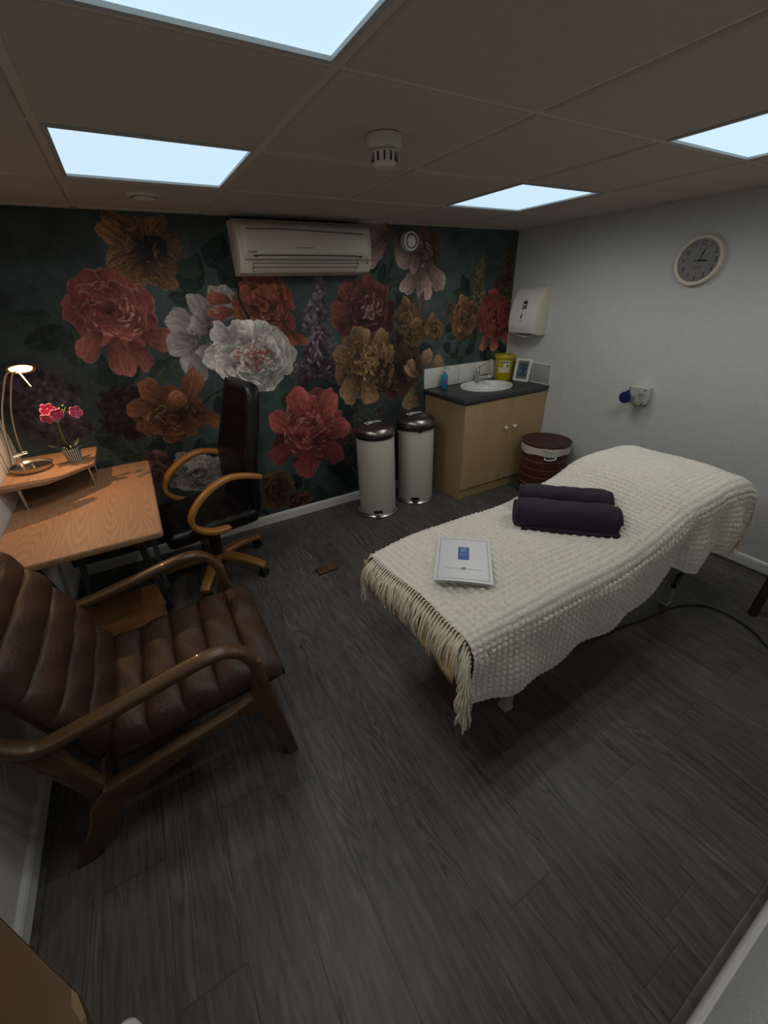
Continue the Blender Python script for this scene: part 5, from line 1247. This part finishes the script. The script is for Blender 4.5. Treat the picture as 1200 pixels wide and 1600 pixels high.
# back: profile in x-z, width in y, side bolster
def backrest():
    path = [(.205, .40), (.225, .50), (.228, .62), (.240, .75), (.275, .88), (.315, 1.02), (.345, 1.14), (.352, 1.20)]
    path = [(x+.02, z) for x, z in path]
    wid = [.21, .235, .245, .245, .235, .215, .195, .15]; n = len(path); vs = []; fs = []; K = 40; rows = []
    m_ = 7*6
    for i in range(m_+1):
        u = i/m_*(n-1); k = min(int(u), n-2); f = u-k
        def cr(a): 
            p0, p1, p2, p3 = a[max(k-1, 0)], a[k], a[k+1], a[min(k+2, n-1)]; return .5*((2*p1)+(p2-p0)*f+(2*p0-5*p1+4*p2-p3)*f*f+(3*p1-p0-3*p2+p3)*f**3)
        x, z, w = cr([p[0] for p in path]), cr([p[1] for p in path]), cr(wid)
        th = .050 if i < m_-3 else (.046, .038, .022)[i-(m_-3)-0] if i-(m_-3) < 3 else .008
        if i < 3: th = (.02, .035, .045)[i]
        g = .008*(1-min(1, abs(math.sin(PI*u*1.0))*2))
        for j in range(K):
            a = 2*PI*j/K; ca, sa = math.cos(a), math.sin(a); yy = math.copysign(abs(ca)**.45, ca)*w; xx = math.copysign(abs(sa)**.7, sa)*th
            if sa < 0: xx += g*abs(sa); xx += -.018*(1-abs(yy/w)**2)*0+.012*(abs(yy/w)**4)*-1
            rows.append((x+xx, yy, z))
    for i in range(m_):
        for j in range(K): fs.append((i*K+j, i*K+(j+1) % K, (i+1)*K+(j+1) % K, (i+1)*K+j))
    fs += [tuple(range(K)), tuple(m_*K+j for j in range(K))]
    return MB().add(rows, fs, CH), path
mb, bpth = backrest(); bk = mb.build('backrest', M_blackleather, t, ang=60)
for s in (-1, 1):
    mb = MB(); mb.tube([(x-.036, s*(w-.012), z) for (x, z), w in zip(bpth[1:], [.235, .245, .245, .235, .215, .195, .15])], .006, 6, 5, M=CH); mb.build('piping', M_blackleather, bk)
for s in (-1, 1):
    y = s*.285
    pts = [(.275, y*.93, .690), (.20, y, .725), (.10, y, .742), (.0, y, .715), (-.09, y, .655), (-.145, y, .585), (-.150, y, .530), (-.11, y, .480), (-.04, y*.97, .445), (.04, y*.88, .430)]
    mb = MB(); mb.tube(pts, 1, 12, 6, flat=(.026, .017), M=CH); a = mb.build('armrest', M_arm, t, ang=60)
    for p in (pts[0], pts[-1]):
        MB().lathe([(.008, 0), (.008, .004), (0, .005)], 12, M=CH @ frame_M((p[0]+(.006 if p is pts[0] else 0), p[1]+s*.018, p[2]), (1, 0, 0), (0, 0, -s))).build('bolt', M_black, a)
    mb = MB(); mb.box((.26, s*.25, .68), (.05, .06, .03), .006, M=CH); mb.build('arm_bracket', M_black, t)
mb = MB(); mb.box((0, 0, .375), (.26, .22, .03), .008, M=CH); mb.build('seat_plate', M_black, t)
mb = MB(); mb.lathe([(.030, .115), (.034, .20), (.040, .29), (.040, .37)], 28, M=CH); mb.build('gas_lift_cover', M_black, t)
mb = MB(); mb.lathe([(.045, .075), (.050, .085), (.050, .125), (.036, .135)], 28, M=CH); mb.build('hub', M_black, t)
for k in range(5):
    a = math.radians(-44+72*k)-0*math.radians(9); d = Vector((math.cos(a), math.sin(a), 0)); o_ = Vector((.13, 2.50, 0)); Lr = .335
    mb = MB(); mb.tube([o_+d*.03+Vector((0, 0, .118)), o_+d*.12+Vector((0, 0, .122)), o_+d*.25+Vector((0, 0, .105)), o_+d*Lr+Vector((0, 0, .080))], [1.15, 1.15, 1.0, .9], 12, 5, flat=(.030, .019)); l = mb.build('base_leg', M_arm_d, t, ang=60)
    cp = o_+d*(Lr-.02)+Vector((0, 0, .028)); sd = Vector((-d.y, d.x, 0))
    mb = MB()
    mb.tube([cp+Vector((0, 0, .02)), cp+Vector((0, 0, .055))], .008, 10)
    for s in (-1, 1): mb.tube([cp+sd*s*.008, cp+sd*s*.026], .027, 20)
    mb.tube([cp+sd*-.012+Vector((0, 0, .016)), cp+sd*.012+Vector((0, 0, .016))], .022, 16); mb.build('caster', M_black, l)

# ================================================================== lounge chair
M_tanl = mat('brown_leather', (.047, .019, .0075), .55, bump=.5, bscale=90, var=.35, vscale=7)
M_frw = wood('walnut_stained_frame', (.105, .056, .023), (.055, .028, .011), 'X', 1.2, .4, .4, .3, contrast=.7)
t = T('lounge_chair', 'brown channelled leather lounge chair with open wooden arms', 'armchair', (-.24, 1.37, 0))
def side_frame(y):
    s = 1
    mb = MB()
    # arm sweeping over from the back post and down into the front leg
    arm = [(-.708, y, .770), (-.645, y, .700), (-.585, y, .620), (-.545, y, .576), (-.50, y, .558), (-.40, y, .572), (-.284, y, .595), (-.10, y, .632), (-.045, y, .638), (.0, y, .632), (.038, y, .605), (.064, y, .555), (.078, y, .49), (.086, y, .42)]
    mb.tube(arm, 1, 12, 5, flat=(.026, .017), up=(0, 0, 1)); a = mb.build('armrest', M_frw, t, ang=60)
    leg = [(.052, .55), (.070, .56), (.085, .46), (.105, .32), (.142, .0), (.100, .0), (.050, .27), (.018, .350), (-.030, .352), (-.03, .335), (.0, .300)]
    leg = [(.060, .56), (.092, .55), (.102, .44), (.118, .28), (.150, .0), (.108, .0), (.062, .25), (.040, .315), (-.02, .335), (-.02, .372), (.035, .392), (.052, .46)]
    MB().prism(leg, y-.021, y+.021, 'y', .007).build('front_leg', M_frw, t, ang=50)
    rail = [(-.02, .372), (-.02, .322), (-.16, .292), (-.30, .250), (-.38, .215), (-.46, .250), (-.445, .290)]
    MB().prism(rail, y-.0215, y+.0215, 'y', .006).build('seat_rail', M_frw, t, ang=50)
    rear = [(-.445, .300), (-.385, .235), (-.41, .190), (-.47, .120), (-.560, .0), (-.612, .0), (-.585, .05), (-.520, .170), (-.50, .235)]
    MB().prism(rear, y-.021, y+.021, 'y', .007).build('rear_leg', M_frw, t, ang=50)
    post = [(-.432, .318), (-.478, .278), (-.520, .43), (-.560, .53), (-.610, .61), (-.700, .715), (-.712, .755), (-.60, .635), (-.55, .578), (-.50, .560), (-.485, .53), (-.462, .43)]
    MB().prism(post, y-.020, y+.020, 'y', .006).build('back_post', M_frw, t, ang=50)
YN, YFR = 1.062, 1.700
side_frame(YN); side_frame(YFR)
mb = MB(); mb.box((.075, (YN+YFR)/2, .295), (.035, YFR-YN-.03, .05), .005); mb.build('front_stretcher', M_frw, t)
mb = MB(); mb.box((-.45, (YN+YFR)/2, .25), (.04, YFR-YN-.03, .04), .005); mb.build('rear_stretcher', M_frw, t)
# channelled cushions swept across y: profile = list of (x, z, tangent) with puffed channels
def channel_cushion(path, thick, name, ybot, ytop, nch, sg=1):
    """path: centre-surface polyline of the top face; thickness measured to the rear"""
    L_ = [0]
    P = [Vector((p[0], 0, p[1])) for p in path]
    for a, b in zip(P, P[1:]): L_.append(L_[-1]+(b-a).length)
    tot = L_[-1]; n = 20*nch; NY = 26; top = []; bot = []
    def at(s):
        i = max(0, min(len(P)-2, int(np.searchsorted(L_, s))-1)); f = (s-L_[i])/(L_[i+1]-L_[i]); p0, p1, p2, p3 = P[max(i-1, 0)], P[i], P[i+1], P[min(i+2, len(P)-1)]
        return .5*((2*p1)+(p2-p0)*f+(2*p0-5*p1+4*p2-p3)*f*f+(3*p1-p0-3*p2+p3)*f**3)
    vs = []; fs = []; K = 2*(NY+1)
    for i in range(n+1):
        s = tot*i/n; p = at(s); q = at(min(tot, s+.002)); r = at(max(0, s-.002)); tg = (q-r).normalized(); nm = Vector((-tg.z, 0, tg.x))*sg
        g = abs(math.sin(PI*i/n*nch))**.45; e = min(i, n-i)/n*nch*2; eg = min(1, e*1.2)**.5 if e < 1 else 1
        for j in range(NY+1):
            v = j/NY; y = ybot+(ytop-ybot)*v; ed = min(v, 1-v)*2; sidef = min(1, ed*7)**.5
            h = (-.018+.026*g)*min(1, ed*5)+.012*(1-(2*v-1)**2)+.004*math.sin(y*31+i*.21)*g
            pt = p+nm*(h-thick*(1-sidef)*.40-thick*.2*(1-eg)); vs.append((pt.x, y, pt.z))
        for j in range(NY, -1, -1):
            v = j/NY; y = ybot+(ytop-ybot)*v; ed = min(v, 1-v)*2; sidef = min(1, ed*7)**.5
            pt = p-nm*(thick-thick*.45*(1-sidef)-thick*.2*(1-eg)); vs.append((pt.x, y, pt.z))
    for i in range(n):
        for k in range(K): fs.append((i*K+k, i*K+(k+1) % K, (i+1)*K+(k+1) % K, (i+1)*K+k))
    fs += [tuple(range(K)), tuple(n*K+k for k in range(K))]
    return MB().add(vs, fs).build(name, M_tanl, t, ang=75)
channel_cushion([(-.405, .405), (-.30, .412), (-.19, .425), (-.08, .438), (.03, .448), (.10, .452), (.172, .446)], .105, 'seat_cushion', YN+.030, YFR-.030, 5)
channel_cushion([(-.385, .39), (-.415, .49), (-.445, .60), (-.480, .71), (-.525, .82), (-.560, .885), (-.578, .918)], .085, 'back_cushion', YN+.030, YFR-.030, 5, -1)

# ================================================================== floor bits
t = T('floor_socket_cover', 'small brown hinged floor box cover set on the grey planks', 'floor socket', (.733, 2.11, 0))
M_br = mat('brown_worn_cover', (.115, .062, .022), .5, var=.4, vscale=60)
MB().box((.700, 2.112, .004), (.066, .070, .008), .002).build('flap', M_br, t); MB().box((.768, 2.118, .004), (.064, .070, .008), .002).build('flap', mat('brown_cover_lighter', (.14, .072, .026), .5, var=.3, vscale=50), t)
MB().box((.734, 2.113, .0015), (.146, .082, .003), .001).build('frame', M_black, t)
mb = MB(); mb.tube([(1.35, .86, .006), (1.60, .80, .006), (1.87, .762, .006), (2.02, .735, .006), (2.16, .715, .006), (2.26, .70, .006), (2.352, .664, .006), (2.425, .60, .006), (2.445, .50, .006), (2.41, .38, .006), (2.345, .290, .006), (2.30, .12, .006), (2.33, -.04, .006), (2.36, -.10, .006)], .0045, 8, 8)
tag(mb.build('power_cable', M_black), 'black power cable looping across the floor from under the massage table', 'cable')
# dark wooden side table at the right edge
M_dw = wood('dark_brown_wood', (.055, .026, .014), (.030, .013, .007), 'Z', 1, .45, .4, .2)
t = T('side_table', 'dark brown wooden side table leg at the right edge of the photo', 'side table', (2.70, .30, 0))
for x, y in ((2.565, .445), (2.885, .445), (2.565, .125), (2.885, .125)):
    mb = MB(); q = Vector((2.725, .285, 0)); a = Vector((x, y, 0)); b = Vector((x+(q.x-x)*.06, y+(q.y-y)*.06, .50)); mb.tube([a, b], 1, 4, flat=(.022, .022)); mb.build('leg', M_dw, t, ang=20)
for x, y, dx, dy in ((2.725, .435, .29, .018), (2.725, .135, .29, .018), (2.572, .285, .018, .29), (2.877, .285, .018, .29)):
    mb = MB(); mb.box((x, y, .165), (dx, dy, .030), .002); mb.build('stretcher', M_dw, t)
MB().box((2.735, .285, .51), (.35, .36, .022), .004).build('top', M_dw, t)
# lamp standing on it, outside the frame, whose warm light reaches the right wall
t = T('table_lamp', 'lit table lamp with cream shade on the dark side table beyond the right edge', 'table lamp', (2.76, .27, .521))
c = (2.76, .27, .521)
MB().lathe([(.06, 0), (.062, .01), (.03, .02), (.025, .10), (.04, .16), (.03, .22), (.012, .24), (.012, .27)], 32, c).build('base', M_dw, t)
MB().lathe([(.0001, .27), (.018, .29), (.028, .33), (.018, .36), (.0001, .37)], 20, c).build('bulb', emit('warm_bulb', (1, .62, .33), 12), t)
mb = MB(); vs = []; fs = []; n = 40
for k in range(n):
    a = 2*PI*k/n
    for r, z in ((.12, .25), (.085, .42)): vs.append((c[0]+r*math.cos(a), c[1]+r*math.sin(a), c[2]+z))
for k in range(n): j = (k+1) % n; fs.append((2*k, 2*j, 2*j+1, 2*k+1))
M_sh = bpy.data.materials.new('cream_lampshade'); M_sh.use_nodes = True; b = M_sh.node_tree.nodes['Principled BSDF']; b.inputs['Base Color'].default_value = (.8, .68, .5, 1); b.inputs['Roughness'].default_value = .9; b.inputs['Transmission Weight'].default_value = 0
tr = M_sh.node_tree.nodes.new('ShaderNodeBsdfTranslucent'); tr.inputs[0].default_value = (.8, .66, .45, 1); ms = M_sh.node_tree.nodes.new('ShaderNodeMixShader'); ms.inputs[0].default_value = .5
M_sh.node_tree.links.new(b.outputs[0], ms.inputs[1]); M_sh.node_tree.links.new(tr.outputs[0], ms.inputs[2]); M_sh.node_tree.links.new(ms.outputs[0], M_sh.node_tree.nodes['Material Output'].inputs[0])
o = mb.add(vs, fs).build('lamp_shade', M_sh, t)
# brown table corner, lower left
M_bt = mat('brown_wood_tabletop', (.095, .044, .010), .5, var=.3, vscale=5)
t = T('corner_table', 'brown angled tabletop corner at the bottom left of the photo', 'table', (-.5, .25, 0))
pl = [(-.722, .945), (-.715, .945), (-.318, .390), (-.304, .355), (-.290, .10), (-.290, -.10), (-.722, -.10)]
MB().prism(pl, .725, .75, 'z', .003).build('tabletop', M_bt, t, ang=30)
MB().prism([(-.326, .400), (-.318, .390), (-.305, .357), (-.311, .355), (-.324, .380)], .7495, .7502, 'z').build('worn_corner', mat('pale_worn_edge', (.22, .14, .08), .6), t)
for x, y in ((-.69, .80), (-.69, -.06), (-.33, -.06), (-.36, .34)): MB().box((x, y, .3625), (.04, .04, .725), .004).build('leg', M_bt, t)
mb = MB(); mb.box((0, 0, 0), (.10, .10, .03), .012, M=Matrix.Translation((-.295, .325, .40)) ) if False else None
mb.tube([(-.40, .50, .02), (-.43, .56, .022), (-.452, .592, .018)], [.035, .038, .022], 16, 4) if False else None
MB().lathe([(.030, 0), (.034, .004), (.034, .030), (.026, .042), (.010, .048), (0, .048)], 28, (-.470, .560, 0)).build('door_stop', M_white)
tag(bpy.data.objects['door_stop'], 'small white rounded door stop on the floor at the bottom edge', 'door stop')

# ================================================================== lamps
def lamp(kind, name, loc, power, col, rot=None, **kw):
    l = bpy.data.lights.new(name, kind); l.energy = power; l.color = col
    for k, v in kw.items(): setattr(l, k, v)
    o = bpy.data.objects.new(name, l); COL.objects.link(o); o.location = loc
    if rot: o.rotation_euler = rot
    return o
for (i, j) in PLAB:
    cx, cy = GX0+.6*i+.3, GY0+.6*j+.3
    for a in (-1, 0, 1):
        for b in (-1, 0, 1):
            if CEIL_W: lamp('SPOT', 'ceiling_light_led', (cx+a*.18, cy+b*.18, H-.004), CEIL_W*(1.0), (1.0, .955, .87), None, spot_size=math.radians(179), spot_blend=.75, shadow_soft_size=0)
lamp('SPOT', 'desk_lamp_bulb', (hd[0]+.004, hd[1], hd[2]-.012), DESK_W, (1, .60, .30), (math.radians(-18), math.radians(8), 0), spot_size=math.radians(150), spot_blend=.8, shadow_soft_size=0)
lamp('POINT', 'table_lamp_bulb', (c[0] if False else 2.76, .27, .521+.33), TLAMP_W, (1, .64, .36), None, shadow_soft_size=.0)
# ------------------------------------------------------------------ camera
yaw, pit, rol = [math.radians(a) for a in (29.39, -28.66, -1.99)]
fw = Vector((math.sin(yaw)*math.cos(pit), math.cos(yaw)*math.cos(pit), math.sin(pit)))
rt = Vector((math.cos(yaw), -math.sin(yaw), 0)); up = rt.cross(fw)
r2 = rt*math.cos(rol)+up*math.sin(rol); u2 = -rt*math.sin(rol)+up*math.cos(rol)
cd = bpy.data.cameras.new('camera'); cam = bpy.data.objects.new('camera', cd); COL.objects.link(cam)
cam.matrix_world = Matrix(((r2.x, u2.x, -fw.x, 0), (r2.y, u2.y, -fw.y, 0), (r2.z, u2.z, -fw.z, 1.627), (0, 0, 0, 1)))
cd.sensor_fit = 'VERTICAL'; cd.sensor_height = 24; cd.sensor_width = 18; cd.lens = 24*627.8/1600; cd.clip_start = .01
SC.camera = cam
w = bpy.data.worlds.new('w'); SC.world = w; w.use_nodes = True
w.node_tree.nodes['Background'].inputs[0].default_value = (.5, .55, .6, 1); w.node_tree.nodes['Background'].inputs[1].default_value = .02
SC.view_settings.view_transform = 'Standard'; SC.view_settings.look = 'None'; SC.view_settings.gamma = 1; SC.view_settings.use_curve_mapping = False
SC.view_settings.exposure = EXPO
